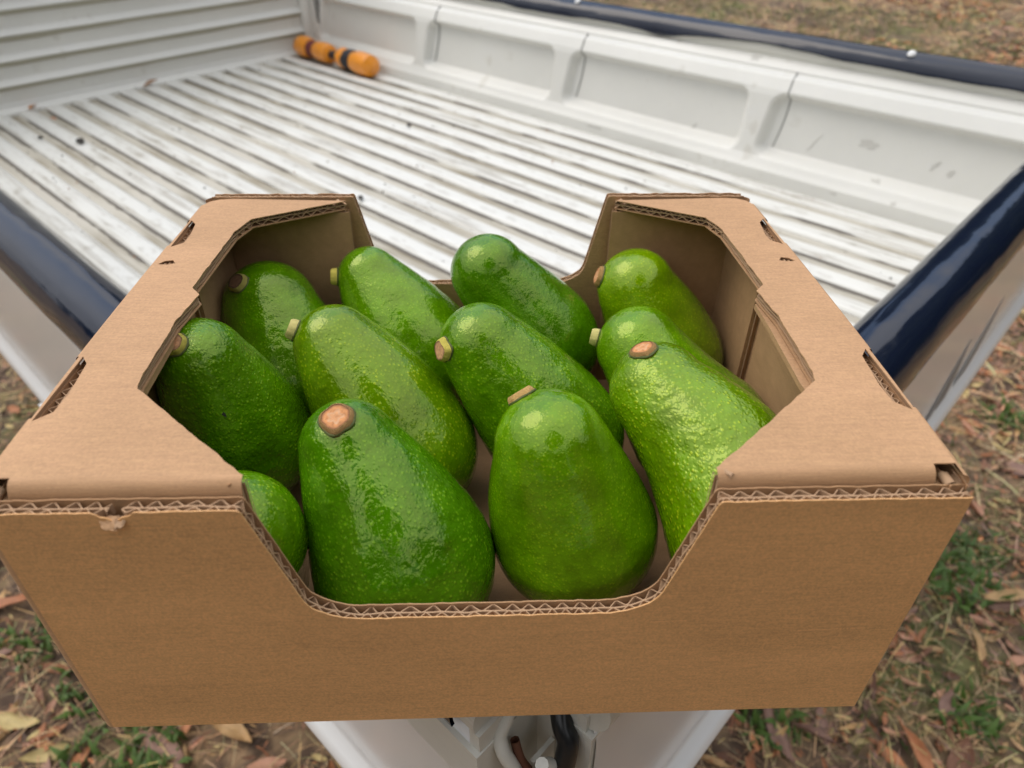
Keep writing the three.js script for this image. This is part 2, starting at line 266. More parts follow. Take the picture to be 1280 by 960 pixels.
/* ---------------------------------------------------------------- trees round the yard; they shade the ground and show in the glossy skins */
{
  const bark = std(lin(0.16, 0.125, 0.095), { roughness: 0.95 }), leafM = phys(0xffffff, { roughness: 0.55, transmission: 0.2, thickness: 0 });
  const card = grid(2, 2, (u, v) => { const s = (v - 0.5) * 2; return [s * 0.5 * (1 - 0.5 * Math.abs(u - 0.5)), 0.12 * s * s + 0.1 * u * u, u - 0.5]; });
  const F = [-0.6933, -0.7206], Rt = [0.7206, -0.6933], mt = new THREE.Matrix4(), q = new THREE.Quaternion(), e = new THREE.Euler(), col = new THREE.Color();
  [[178, 3.5, 7.7, 1.75, 'added slender tree whose crown blocks the sky behind the camera, over the open tray corner'], [165, 11, 7.6, 3.1, 'tall leafy tree standing behind the open corner of the tray'], [-165, 13, 8.4, 3.6, 'tall leafy tree standing farther behind the corner of the tray'], [108, 14, 6.8, 3.2, 'dense leafy tree standing close to the tail end'], [64, 14, 8.6, 4.2, 'dense leafy tree standing well past the tail end'], [26, 22, 9.5, 4.6, 'dense leafy tree standing far beyond the tail of the far rail'], [-14, 26, 9.0, 4.6, 'dense leafy tree standing far beyond the middle of the far rail'], [-120, 17, 6.5, 3.2, 'low leafy tree standing out to the left of the tray corner'], [-142, 11, 7.0, 3.0, 'round leafy tree standing behind and left of the tray corner'], [128, 9.5, 8.2, 3.6, 'broad leafy tree standing behind and right of the tail end'],  // first tree is added, its crown blocks sky like the person behind the camera
    [84, 14, 8.2, 4.0, 'broad leafy tree standing out past the tail end'], [46, 19, 8.6, 4.3, 'leafy tree standing far beyond the far rail, to its right'], [8, 27, 8.0, 4.2, 'leafy tree standing far beyond the far rail, straight ahead'], [-38, 30, 8.5, 4.5, 'leafy tree standing far beyond the headboard'], [-80, 30, 7.0, 4.0, 'leafy tree standing far out past the near side panel']].forEach(([az, dist, h, cr, label], i) => {
    const R = rng(900 + i), a = az * Math.PI / 180, x = (Math.cos(a) * F[0] + Math.sin(a) * Rt[0]) * dist, z = (Math.cos(a) * F[1] + Math.sin(a) * Rt[1]) * dist;
    const t = new THREE.Group(); t.name = numbered('leafy_tree'); t.position.set(x, gy(x, z), z); scene.add(t); tag(t, label, 'tree');
    const limb = (p, r0, r1) => { const c = new THREE.CatmullRomCurve3(p), g = new THREE.TubeGeometry(c, 12, 1, 9), P = g.attributes.position, o = new THREE.Vector3(); for (let k = 0; k < P.count; k++) { const u = Math.floor(k / 10) / 12, m = c.getPointAt(u), r = mixn(r0, r1, u); o.fromBufferAttribute(P, k).sub(m).multiplyScalar(r).add(m); P.setXYZ(k, o.x, o.y, o.z); } g.computeVertexNormals(); return g; };
    const V = (...v) => new THREE.Vector3(...v), cy = h - cr * 1.05;
    mesh('trunk', limb([V(0, -0.2, 0), V(0.08, cy * 0.4, 0.05), V(-0.05, cy * 0.8, 0.1), V(0.1, cy * 1.15, 0)], 0.24, 0.08), bark, t);
    for (let k = 0; k < 6; k++) { const b = k * 1.05 + R(), y0 = cy * (0.45 + 0.5 * R()), l = cr * (0.6 + 0.3 * R()); mesh('limb', limb([V(0, y0, 0.05), V(Math.cos(b) * l * 0.5, y0 + l * 0.45, Math.sin(b) * l * 0.5), V(Math.cos(b) * l, y0 + l * 0.75, Math.sin(b) * l)], 0.09, 0.025), bark, t); }
    const n = 16000, im = new THREE.InstancedMesh(card, leafM, n), cl = []; for (let k = 0; k < 46; k++) { const u = R() * 2 - 1, b = R() * 6.283, rr = cr * Math.pow(R(), 0.4) * 0.86; cl.push([Math.sqrt(1 - u * u) * Math.cos(b) * rr, cy + u * rr * 1.05, Math.sqrt(1 - u * u) * Math.sin(b) * rr, cr * (0.2 + 0.2 * R())]); }
    for (let k = 0; k < n; k++) { const c = cl[Math.floor(R() * 46)], u = R() * 2 - 1, b = R() * 6.283, rr = c[3] * Math.pow(R(), 0.45), s = 0.16 + 0.22 * R() * (cr / 3.5);
      e.set(R() * 6, R() * 6, R() * 6); mt.compose(V(c[0] + Math.sqrt(1 - u * u) * Math.cos(b) * rr, c[1] + u * rr * 0.8, c[2] + Math.sqrt(1 - u * u) * Math.sin(b) * rr), q.setFromEuler(e), V(s * 0.6, s, s)); im.setMatrixAt(k, mt); const g = 0.7 + 0.6 * R(); im.setColorAt(k, col.setRGB(0.045 * g, 0.085 * g, 0.022 * g)); }
    im.name = 'crown'; im.userData.kind = 'stuff'; im.castShadow = im.receiveShadow = true; t.add(im);
  });
}

/* ---------------------------------------------------------------- the vehicle's cargo tray */
const tray = new THREE.Group(); tray.name = 'utility_tray'; scene.add(tray);
tag(tray, 'white steel cargo tray of a utility vehicle with black padded rails and ribbed floor', 'utility vehicle');
tray.position.set(-1.39, 0, -0.94);
const bed = (name, geo, mat, parent = tray) => { const m = mesh(name, geo, mat, parent); if (parent === tray) m.position.set(1.39, 0, 0.94); return m; };
const Y = (d) => EYE + d;                               // heights were taken from the eye
const X0 = -2.645, X1 = -0.165, Z0 = -1.60, Z1 = -0.19, FLOOR = Y(-0.652);
const RAILY = Y(-0.392), RR = 0.031;
{ // ribbed floor
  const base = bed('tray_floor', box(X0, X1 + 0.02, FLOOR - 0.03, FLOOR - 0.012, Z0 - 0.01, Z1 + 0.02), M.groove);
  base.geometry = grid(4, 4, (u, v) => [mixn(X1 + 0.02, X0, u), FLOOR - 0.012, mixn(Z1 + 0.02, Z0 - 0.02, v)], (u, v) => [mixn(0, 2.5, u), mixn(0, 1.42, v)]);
  const pitch = 0.0767, prof = [[0, 0], [0.0022, 0.0050], [0.0060, 0.0082], [0.012, 0.0092], [0.032, 0.0092], [0.0385, 0.0084], [0.044, 0.0055], [0.0505, 0]];
  let k = 0;
  for (let zc = -0.631 + 6 * pitch; zc > Z0; zc -= pitch, k++) {
    // z0 is the edge of the rib that faces the near side panel
    const z0 = zc - 0.001;
    const top = grid(60, prof.length - 1, (u, v) => { const p = prof[Math.round(v * (prof.length - 1))], x = mixn(X0, X1, u), d = 0.0005 * (fbm3(x * 5, k * 3.3, 1, 3) - 0.5); return [x, FLOOR - 0.0122 + p[1] + d, z0 - p[0]]; }, (u, v) => [u * 2.48 + k * 0.61, v * 0.06 + k * 0.137]);
    if (z0 - 0.045 < Z0 - 0.001) continue;
    bed('floor_rib', top, M.rib, base);
    // dark broken strip along the foot of the rib
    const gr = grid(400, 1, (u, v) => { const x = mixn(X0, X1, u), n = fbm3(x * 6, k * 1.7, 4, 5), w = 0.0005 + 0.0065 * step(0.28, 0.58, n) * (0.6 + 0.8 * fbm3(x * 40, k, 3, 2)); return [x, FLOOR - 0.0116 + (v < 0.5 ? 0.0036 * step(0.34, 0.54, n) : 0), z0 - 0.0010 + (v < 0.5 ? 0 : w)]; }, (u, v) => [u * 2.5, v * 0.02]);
    bed('foot_line', gr, M.ribFootDark, base);
  }
}
{ // headboard pressed into horizontal ribs
  const prof = (y) => { const p = 0.066, t = (((Y(-0.514) - y) % p) + p) % p; // distance below a ridge
    const up = p - t; return up < 0.014 ? 0.013 * (1 - up / 0.014) : t < 0.005 ? 0.013 : t < 0.017 ? 0.013 * (1 - (t - 0.005) / 0.012) : 0; };
  const y0 = FLOOR - 0.02, y1 = Y(0.02), nv = 220;
  bed('headboard', grid(8, nv, (u, v) => { const y = mixn(y0, y1, v); return [X0 + (y > Y(-0.64) ? prof(y) : 0.002 + 0.02 * step(Y(-0.638), Y(-0.655), y)), y, mixn(-1.68, -0.12, u)]; }, (u, v) => [u * 1.56, v * 0.7]), M.white);
  const hb = tray.children[tray.children.length - 1];
  for (let k = -4; k < 6; k++) { // olive shade under every ridge, painted on as a band
    const yr = Y(-0.514) + k * 0.066; if (yr < Y(-0.62)) continue;
    bed('shade_band', grid(60, 2, (u, v) => { const z = mixn(-1.60, -0.2, u), w = 0.010 + 0.008 * fbm3(z * 6, k, 2, 3); const y = yr - 0.004 - w * v; return [X0 + prof(y) + 0.0012, y, z]; }, (u, v) => [u * 1.5 + k * 0.2, v * 0.02]), M.shadeBand, hb);
  }
  bed('headboard_back', box(X0 - 0.03, X0 - 0.004, y0, y1, -1.68, -0.12), M.white, hb);
  // corner pillar
  bed('corner_pillar', merge([grid(10, 1, (u, v) => { const a = mixn(0, Math.PI / 2, u); return [X0 + 0.002 + 0.032 * Math.sin(a), mixn(y0 + 0.05, y1, v), -1.648 + 0.052 * Math.cos(a)]; }),
    grid(10, 1, (u, v) => { const a = mixn(0, Math.PI, u); return [X0 + 0.044 - 0.012 * Math.cos(a), mixn(y0 + 0.05, Y(-0.42), v), -1.645 + 0.022 * Math.sin(a)]; })]), M.white, hb);
  bed('pillar_seam', box(X0 + 0.060, X0 + 0.075, FLOOR + 0.03, Y(-0.44), -1.645, -1.632), M.seam, hb);
}
// padded vinyl over a rail: angle 0 points up; a0 and a1 are the two cut edges
function vinyl(len, a0, a1, seed, cut) {
  const n = 26, loop = []; for (let i = 0; i <= n; i++) loop.push([i / n, 0]); for (let i = n; i >= 0; i--) loop.push([i / n, 1]); loop.push([0, 0]);
  return grid(loop.length - 1, 150, (u, v) => {
    const [t, inside] = loop[Math.min(loop.length - 1, Math.round(u * (loop.length - 1)))], s = v * len;
    const lo = a0 + cut[0] * (fbm3(s * 6, seed, 1, 3) - 0.5), hi = a1 + cut[1] * (fbm3(s * 6, seed + 5, 2, 3) - 0.5);
    const a = mixn(lo, hi, t), r = 0.0345 + 0.0022 * (fbm3(s * 9, a * 2 + seed, 3, 3) - 0.5) + 0.003 * Math.pow(Math.abs(t - 0.5) * 2, 6) - (inside ? 0.0025 : 0);
    return [s, Math.cos(a) * r, Math.sin(a) * r];        // along x, the outside of the tray is +z
  }, (u, v) => [v * len, u * 0.2]);
}
const rail = (len) => { const g = new THREE.CylinderGeometry(RR, RR, len, 28, 1); g.rotateZ(Math.PI / 2); return g; };
const boltGeo = new THREE.SphereGeometry(0.0095, 16, 8, 0, 6.283, 0, 1.2);
{ // far side panel with pressed recesses between posts
  const ribX = [-2.59, -1.985, -1.375, -0.765, -0.155];
  const pr = [[-1.712, -0.402], [-1.694, -0.414], [-1.683, -0.4235], [-1.682, -0.430], [-1.668, -0.436], [-1.652, -0.462], [-1.647, -0.475], [-1.622, -0.606], [-1.612, -0.622], [-1.604, -0.632], [-1.602, -0.668]];
  const at = (y) => { for (let i = 0; i < pr.length - 1; i++) if (y <= pr[i][1] && y >= pr[i + 1][1]) return mixn(pr[i][0], pr[i + 1][0], (pr[i][1] - y) / (pr[i][1] - pr[i + 1][1])); return pr[pr.length - 1][0]; };
  const recess = (x, y) => { let best = 0;
    for (let i = 0; i < ribX.length - 1; i++) { // rounded rectangle, measured as a signed distance
      const xa = ribX[i] + 0.030 - 0.012 * step(-0.46, -0.6, y), xb = ribX[i + 1] - 0.030 + 0.004 * step(-0.46, -0.6, y), ya = -0.606, yb = -0.468, r = 0.028;
      const cx = (xa + xb) / 2, cy = (ya + yb) / 2, qx = Math.abs(x - cx) - (xb - xa) / 2 + r, qy = Math.abs(y - cy) - (yb - ya) / 2 + r;
      const d = Math.hypot(Math.max(qx, 0), Math.max(qy, 0)) + Math.min(Math.max(qx, qy), 0) - r;
      best = Math.max(best, step(0.004, -0.016, d)); }
    return best; };
  const XA = X0 + 0.01, XB = -0.10;
  const side = bed('side_panel', grid(760, 120, (u, v) => { const x = mixn(XA, XB, u), y = mixn(-0.402, -0.668, v); return [x, Y(y), at(y) - 0.026 * recess(x, y) + 0.004 * (fbm3(x * 2, y * 3, 5, 2) - 0.5)]; }, (u, v) => [u * 2.5, v * 0.27]), M.white);
  side.userData.label = 'far side panel with recessed bays';
  bed('panel_outer', box(X0, -0.1, Y(-0.71), Y(-0.40), -1.745, -1.735), M.whiteClean, side);
  const rl = rail(2.54); rl.translate(-1.37, RAILY, -1.732); bed('rail', rl, M.whiteChip, side);
  const vg = vinyl(2.50, -2.0, 1.50, 3, [0.1, 1.0]); vg.translate(X0 + 0.02, RAILY, -1.732); // outside is away from the eye here
  { const p = vg.attributes.position, nn = vg.attributes.normal; for (let i = 0; i < p.count; i++) { } }
  bed('rail_cover', vg, M.vinyl, side);
  for (const x of [-1.388, -0.49]) { const b = bed('bolt', boltGeo, M.bolt, side); b.position.set(x, RAILY + 0.030, -1.719); b.rotation.x = 0.5; }
  { // dark scuffs on the pressed bays
    const R = rng(61);
    for (const [x, y, w, h] of [[-0.50, -0.535, 0.05, 0.018], [-0.36, -0.548, 0.012, 0.030], [-0.325, -0.555, 0.014, 0.014], [-0.455, -0.60, 0.035, 0.008], [-0.40, -0.628, 0.02, 0.012], [-0.93, -0.585, 0.012, 0.016], [-0.82, -0.412, 0.04, 0.012], [-0.53, -0.64, 0.03, 0.006], [-1.22, -0.64, 0.05, 0.008], [-0.62, -0.56, 0.006, 0.05]]) {
      const k0 = R() * 50; bed('scuff', grid(14, 3, (u, v) => { const a = u * 6.2832, k = v * (0.25 + 1.1 * n3(Math.cos(a) * 2.5 + k0, Math.sin(a) * 2.5, 1)), xx = x + Math.cos(a) * w * 0.5 * k + Math.sin(a) * h * 0.3 * k, yy = y + Math.sin(a) * h * 0.5 * k; return [xx, Y(yy), at(yy) - 0.026 * recess(xx, yy) + 0.0016]; }), M.scuff, side); }
  }
  for (const x of ribX.slice(1, 4)) { // sealer line right of every post
    const pts = []; for (let i = 0; i <= 24; i++) { const y = mixn(-0.426, -0.588, i / 24), xx = x + 0.058 + 0.010 * Math.sin(i / 24 * 2.6) - 0.012 * (i / 24); pts.push(new THREE.Vector3(xx, Y(y), at(y) - 0.026 * recess(xx, y) + 0.0012)); }
    bed('seam_line', new THREE.TubeGeometry(new THREE.CatmullRomCurve3(pts), 48, 0.0017, 6), M.seam, side);
  }
}
function lowPanel(len, h) { // outer skin of a drop side: flat face, rolled lip below; along x, outside is +z
  const pr = [[-0.012, 0], [-0.004, -0.006], [0.0, -0.02], [0.002, -h * 0.5], [0.0, -h + 0.040], [0.002, -h + 0.030], [0.010, -h + 0.024], [0.016, -h + 0.014], [0.015, -h + 0.003], [0.008, -h - 0.004], [-0.006, -h - 0.004], [-0.02, -h]];
  return grid(40, pr.length - 1, (u, v) => { const p = pr[Math.round(v * (pr.length - 1))]; return [u * len, p[1], p[0]]; }, (u, v) => [u * len, v * h]);
}
{ // near side panel (left in the picture)
  const zc = -0.154, xe = -0.150;
  const g = lowPanel(2.50, 0.295); g.translate(xe - 2.50, Y(-0.405), -0.122);
  const side = bed('side_panel', g, M.whiteClean); side.userData.label = 'near side panel with plain outer face';
  bed('panel_inner', merge([box(X0, xe, Y(-0.70), Y(-0.41), -0.182, -0.170), box(X0, xe, Y(-0.69), Y(-0.66), -0.17, -0.130)]), M.white, side);
  const rl = rail(2.49); rl.translate(xe - 1.245, RAILY, zc); bed('rail', rl, M.whiteChip, side);
  const v = vinyl(2.44, -1.9, 1.95, 17, [0.15, 0.06]); v.translate(xe - 2.455, RAILY, zc); bed('rail_cover', v, M.vinyl, side);
  bed('end_cap', merge([box(xe - 0.09, xe + 0.004, Y(-0.47), Y(-0.418), -0.165, -0.1205), box(xe - 0.005, xe + 0.003, Y(-0.70), Y(-0.40), -0.185, -0.124)]), M.whiteChip, side);
  bed('tail_hook', box(-2.05, -1.96, Y(-0.725), Y(-0.705), -0.125, -0.105), M.whiteClean, side);
  const clip = box(-1.13, -1.08, Y(-0.710), Y(-0.698), -0.116, -0.102); bed('lip_clip', clip, M.whiteClean, side);
}
{ // tailgate (right in the picture)
  const xc = -0.1275, ze = -0.178;
  const g = lowPanel(1.50, 0.295); g.rotateY(Math.PI / 2); g.translate(-0.1035, Y(-0.405), ze);
  const gate = bed('tailgate', g, M.whiteClean);
  bed('panel_inner', merge([box(-0.154, -0.142, Y(-0.70), Y(-0.41), -1.68, ze), box(-0.142, -0.11, Y(-0.69), Y(-0.66), -1.68, ze)]), M.white, gate);
  const rl = rail(1.50); rl.rotateY(Math.PI / 2); rl.translate(xc, RAILY, ze - 0.75); bed('rail', rl, M.whiteChip, gate);
  const v = vinyl(1.46, -1.9, 1.9, 31, [0.15, 0.2]); v.rotateY(Math.PI / 2); v.translate(xc, RAILY, ze - 0.03); bed('rail_cover', v, M.vinyl, gate);
  bed('end_cap', merge([box(-0.165, -0.1045, Y(-0.47), Y(-0.418), ze - 0.08, ze + 0.004), box(-0.172, -0.110, Y(-0.70), Y(-0.40), ze - 0.004, ze + 0.003)]), M.whiteChip, gate);
  // two grey curved strokes of the maker's lettering low on the outer face
  const stroke = (pts) => { const s = new THREE.Shape(); s.moveTo(...pts[0]); s.quadraticCurveTo(...pts[1], ...pts[2]); s.lineTo(...pts[3]); s.quadraticCurveTo(...pts[4], ...pts[0]); const q = new THREE.ExtrudeGeometry(s, { depth: 0.002, bevelEnabled: false, curveSegments: 12 }); q.rotateY(Math.PI / 2); q.translate(-0.1030, EYE, 0); return q; };
  bed('raised_stroke', stroke([[1.190, -0.555], [1.150, -0.600], [1.070, -0.680], [1.120, -0.692], [1.205, -0.640]]), M.letter, gate);
  bed('raised_stroke', merge([stroke([[1.030, -0.555], [0.990, -0.600], [0.950, -0.690], [0.978, -0.690], [1.015, -0.625]]), stroke([[1.032, -0.556], [1.025, -0.610], [1.000, -0.685], [1.040, -0.690], [1.062, -0.640]])]), M.letter, gate);
  bed('rubber_stop', new THREE.CylinderGeometry(0.03, 0.03, 0.05, 18).rotateZ(Math.PI / 2).translate(-0.13, Y(-0.755), -1.48), M.rubber, gate);
}
{ // the corner where side and tailgate lock
  bed('corner_post', merge([box(-0.195, -0.168, Y(-0.72), Y(-0.425), -0.215, -0.188), box(-0.178, -0.150, Y(-0.72), Y(-0.52), -0.190, -0.165)]), M.whiteChip);
  bed('corner_shadow_plate', merge([box(-0.172, -0.160, Y(-0.62), Y(-0.44), -0.186, -0.150), box(-0.160, -0.120, Y(-0.62), Y(-0.50), -0.200, -0.186)]), M.steelDark);  // added dark sheet, stands for the shade inside the gap
  bed('latch_plate', merge([box(-0.152, -0.148, Y(-0.56), Y(-0.412), -0.158, -0.134), box(-0.133, -0.130, Y(-0.56), Y(-0.45), -0.172, -0.152)]), M.whiteChip);
  const curl = new THREE.CatmullRomCurve3([[-0.147, -0.402, -0.149], [-0.1464, -0.41, -0.144], [-0.1462, -0.418, -0.1395], [-0.1418, -0.428, -0.1374], [-0.1362, -0.442, -0.1395], [-0.1301, -0.457, -0.1415], [-0.124, -0.48, -0.143]].map((p) => new THREE.Vector3(p[0], Y(p[1]), p[2])));
  const lever = bed('latch_lever', new THREE.TubeGeometry(curl, 30, 0.0046, 10), M.whiteChip);
  bed('rusty_edge', new THREE.TubeGeometry(new THREE.CatmullRomCurve3([[-0.141, -0.428, -0.147], [-0.138, -0.436, -0.1462], [-0.1345, -0.444, -0.1462], [-0.128, -0.455, -0.148], [-0.121, -0.475, -0.149]].map((p) => new THREE.Vector3(p[0], Y(p[1]), p[2]))), 20, 0.0030, 8), M.rust, lever);
  bed('pivot_cap', new THREE.CylinderGeometry(0.0042, 0.0052, 0.014, 9).rotateX(0.5).translate(-0.119, Y(-0.432), -0.150), M.whiteChip, lever);
  const hook = new THREE.CatmullRomCurve3([[-0.134, -0.41, -0.18], [-0.1282, -0.415, -0.174], [-0.1228, -0.42, -0.1699], [-0.1169, -0.426, -0.1677], [-0.1145, -0.437, -0.1635], [-0.1138, -0.452, -0.1585], [-0.114, -0.475, -0.155]].map((p) => new THREE.Vector3(p[0], Y(p[1]), p[2])));
  bed('rubber_catch', new THREE.TubeGeometry(hook, 36, 0.0068, 12), M.rubber);
}
{ // what carries the tray, out of the picture
  bed('chassis_rail', merge([box(-2.9, -0.35, 0.62, 0.76, -1.35, -1.25), box(-2.9, -0.35, 0.62, 0.76, -0.62, -0.52), box(-0.45, -0.35, 0.62, 0.76, -1.25, -0.62)]), M.steelDark);
  for (const z of [-0.38, -1.50]) {
    const t = new THREE.LatheGeometry([[0.19, -0.1], [0.30, -0.11], [0.345, -0.09], [0.355, -0.05], [0.355, 0.05], [0.345, 0.09], [0.30, 0.11], [0.19, 0.1], [0.19, -0.1]].map((p) => new THREE.Vector2(...p)), 40); t.rotateX(Math.PI / 2); t.translate(-1.45, 0.355, z);
    const w = bed('wheel', t, M.rubber); const r = new THREE.CylinderGeometry(0.19, 0.19, 0.12, 30); r.rotateX(Math.PI / 2); r.translate(-1.45, 0.355, z); bed('rim', r, M.steelDark, w);
  }
  bed('axle', new THREE.CylinderGeometry(0.05, 0.05, 1.0, 16).rotateX(Math.PI / 2).translate(-1.45, 0.355, -0.94), M.steelDark);
}
{ // orange rolls with dark bands in the far corner of the tray
  const A = new THREE.Vector3(-2.60, FLOOR + 0.031, -1.555), Bq = new THREE.Vector3(-2.17, FLOOR + 0.031, -1.545);
  const g = new THREE.Group(); g.name = 'tie_down_strap'; g.position.copy(A); scene.add(g);
  tag(g, 'rolled orange straps with black bands lying in the far corner of the white tray', 'strap');
  g.quaternion.setFromUnitVectors(new THREE.Vector3(1, 0, 0), Bq.clone().sub(A).normalize());
  const roll = (r, l, seed) => grid(24, 12, (u, v) => { const a = u * 6.2832, k = r * (0.86 + 0.14 * Math.sin(Math.PI * v)) * (0.92 + 0.18 * fbm3(Math.cos(a) * 2 + seed, Math.sin(a) * 2, v * 3, 3)) * (v === 0 || v === 1 ? 0.02 : 1); return [v * l, Math.cos(a) * k, Math.sin(a) * k]; }, null, true);
  const put = (n, geo, m, x) => { const q = mesh(n, geo, m, g); q.position.x = x; };
  put('orange_roll', roll(0.037, 0.085, 1), M.orange, -0.01); put('dark_band', roll(0.030, 0.08, 2), M.redBand, 0.055); put('orange_roll', roll(0.034, 0.10, 3), M.orange, 0.105);
  put('dark_neck', roll(0.014, 0.11, 4), M.blackBand, 0.185); put('orange_roll', roll(0.034, 0.06, 5), M.orange, 0.262); put('dark_band', roll(0.035, 0.075, 6), M.blackBand, 0.295); put('orange_roll', roll(0.038, 0.115, 7), M.orange, 0.345);
}
{ // bits of leaf and bark on the tray floor
  const leaf = grid(5, 4, (u, v) => { const w = 0.4 * Math.sin(Math.PI * clamp(u, 0.03, 0.97)), s = (v - 0.5) * 2; return [s * w * 0.5, 0.3 * w * s * s + 0.1 * u, u - 0.5]; });
  [[-2.62, -0.60, 0.05, [0.50, 0.24, 0.10], 'small orange leaf scrap at the foot of the headboard, nearest the left edge'], [-2.61, -0.965, 0.055, [0.33, 0.19, 0.11], 'small brown leaf scrap against the headboard, midway along it'],
    [-2.45, -0.60, 0.03, [0.4, 0.2, 0.12], 'tiny reddish leaf scrap on the tray floor between two dark crumbs and the headboard']].forEach(([x, z, s, c, label], i) => {
    const m = tag(mesh(numbered('leaf_scrap'), leaf, std(lin(...c)), scene), label, 'leaf'); m.position.set(x, FLOOR + 0.003, z); m.rotation.set(0.2, i * 2 + 1, 0.1); m.scale.setScalar(s); });
  const cr = new THREE.IcosahedronGeometry(1, 2); { const p = cr.attributes.position; for (let i = 0; i < p.count; i++) { const k = 0.7 + 0.6 * fbm3(p.getX(i) * 2 + 3, p.getY(i) * 2, p.getZ(i) * 2, 2); p.setXYZ(i, p.getX(i) * k, p.getY(i) * k * 0.6, p.getZ(i) * k); } cr.computeVertexNormals(); }
  [[-2.187, -0.579, 0.011, 'larger of two dark crumbs on the ribbed tray floor'], [-2.304, -0.516, 0.007, 'smaller of two dark crumbs on the ribbed tray floor'], [-1.315, -0.871, 0.007, 'dark crumb on a rib midway between the box and the headboard'], [-1.634, -1.280, 0.007, 'dark crumb on the tray floor near the orange straps']].forEach(([x, z, s, label]) => {
    const m = tag(mesh(numbered('bark_crumb'), cr, std(lin(0.035, 0.03, 0.025)), scene), label, 'debris'); m.position.set(x, FLOOR + s * 0.5, z); m.scale.setScalar(s); });
}

{ // fine grit strewn over the tray floor
  const R = rng(515), g = new THREE.IcosahedronGeometry(1, 0), n = 700, im = new THREE.InstancedMesh(g, std(0xffffff, { roughness: 0.9 }), n), mt = new THREE.Matrix4(), q = new THREE.Quaternion(), e = new THREE.Euler(), c = new THREE.Color();
  for (let k = 0; k < n; k++) { const x = mixn(X0 + 0.02, -0.2, R()), z = mixn(-1.59, -0.2, R()), s = 0.0006 + 0.0022 * Math.pow(R(), 4); e.set(R() * 6, R() * 6, R() * 6);
    mt.compose(new THREE.Vector3(x, FLOOR - 0.002 + s * 0.3, z), q.setFromEuler(e), new THREE.Vector3(s * (0.8 + R()), s * 0.6, s)); im.setMatrixAt(k, mt); const t = R(); im.setColorAt(k, t < 0.6 ? c.setRGB(0.06, 0.05, 0.04) : t < 0.85 ? c.setRGB(0.30, 0.15, 0.07) : c.setRGB(0.25, 0.2, 0.14)); }
  im.name = 'floor_grit'; im.castShadow = im.receiveShadow = true; scene.add(im); im.userData = { label: 'fine dark grit strewn over the ribbed white tray floor', category: 'grit', kind: 'stuff' };
}

/* ---------------------------------------------------------------- the cardboard box */
const crate = new THREE.Group(); crate.name = 'cardboard_box'; scene.add(crate);
tag(crate, 'brown corrugated cardboard produce box with notched walls, full of avocados, on the tray corner', 'box');
crate.rotation.order = 'YXZ'; crate.rotation.set(-0.0175, 0.7979, -0.0184); crate.position.set(-0.2383, EYE - 0.3529, -0.2209);
crate.updateMatrixWorld(true);
const BW = 0.19, BD = 0.1462, BH = 0.158, T = 0.0072, TF = 0.0064;
// rounded corners for an open path
function fillet(pts, rad) {
  const out = [pts[0]];
  for (let i = 1; i < pts.length - 1; i++) {
    const r = rad[i] ?? 0; if (!r) { out.push(pts[i]); continue; }
    const p = new THREE.Vector2(...pts[i]), a = new THREE.Vector2(...pts[i - 1]).sub(p).normalize(), b = new THREE.Vector2(...pts[i + 1]).sub(p).normalize();
    for (let k = 0; k <= 6; k++) { const t = k / 6, q = p.clone().addScaledVector(a, r * (1 - t) * (1 - t)).addScaledVector(b, r * t * t); out.push([q.x, q.y]); }
  }
  out.push(pts[pts.length - 1]); return out;
}
function resample(pts, d) { const out = []; for (let i = 0; i < pts.length - 1; i++) { const [a, b] = pts[i], [c, e] = pts[i + 1], n = Math.max(1, Math.ceil(Math.hypot(c - a, e - b) / d)); for (let k = 0; k < n; k++) out.push([mixn(a, c, k / n), mixn(b, e, k / n)]); } out.push(pts[pts.length - 1]); return out; }
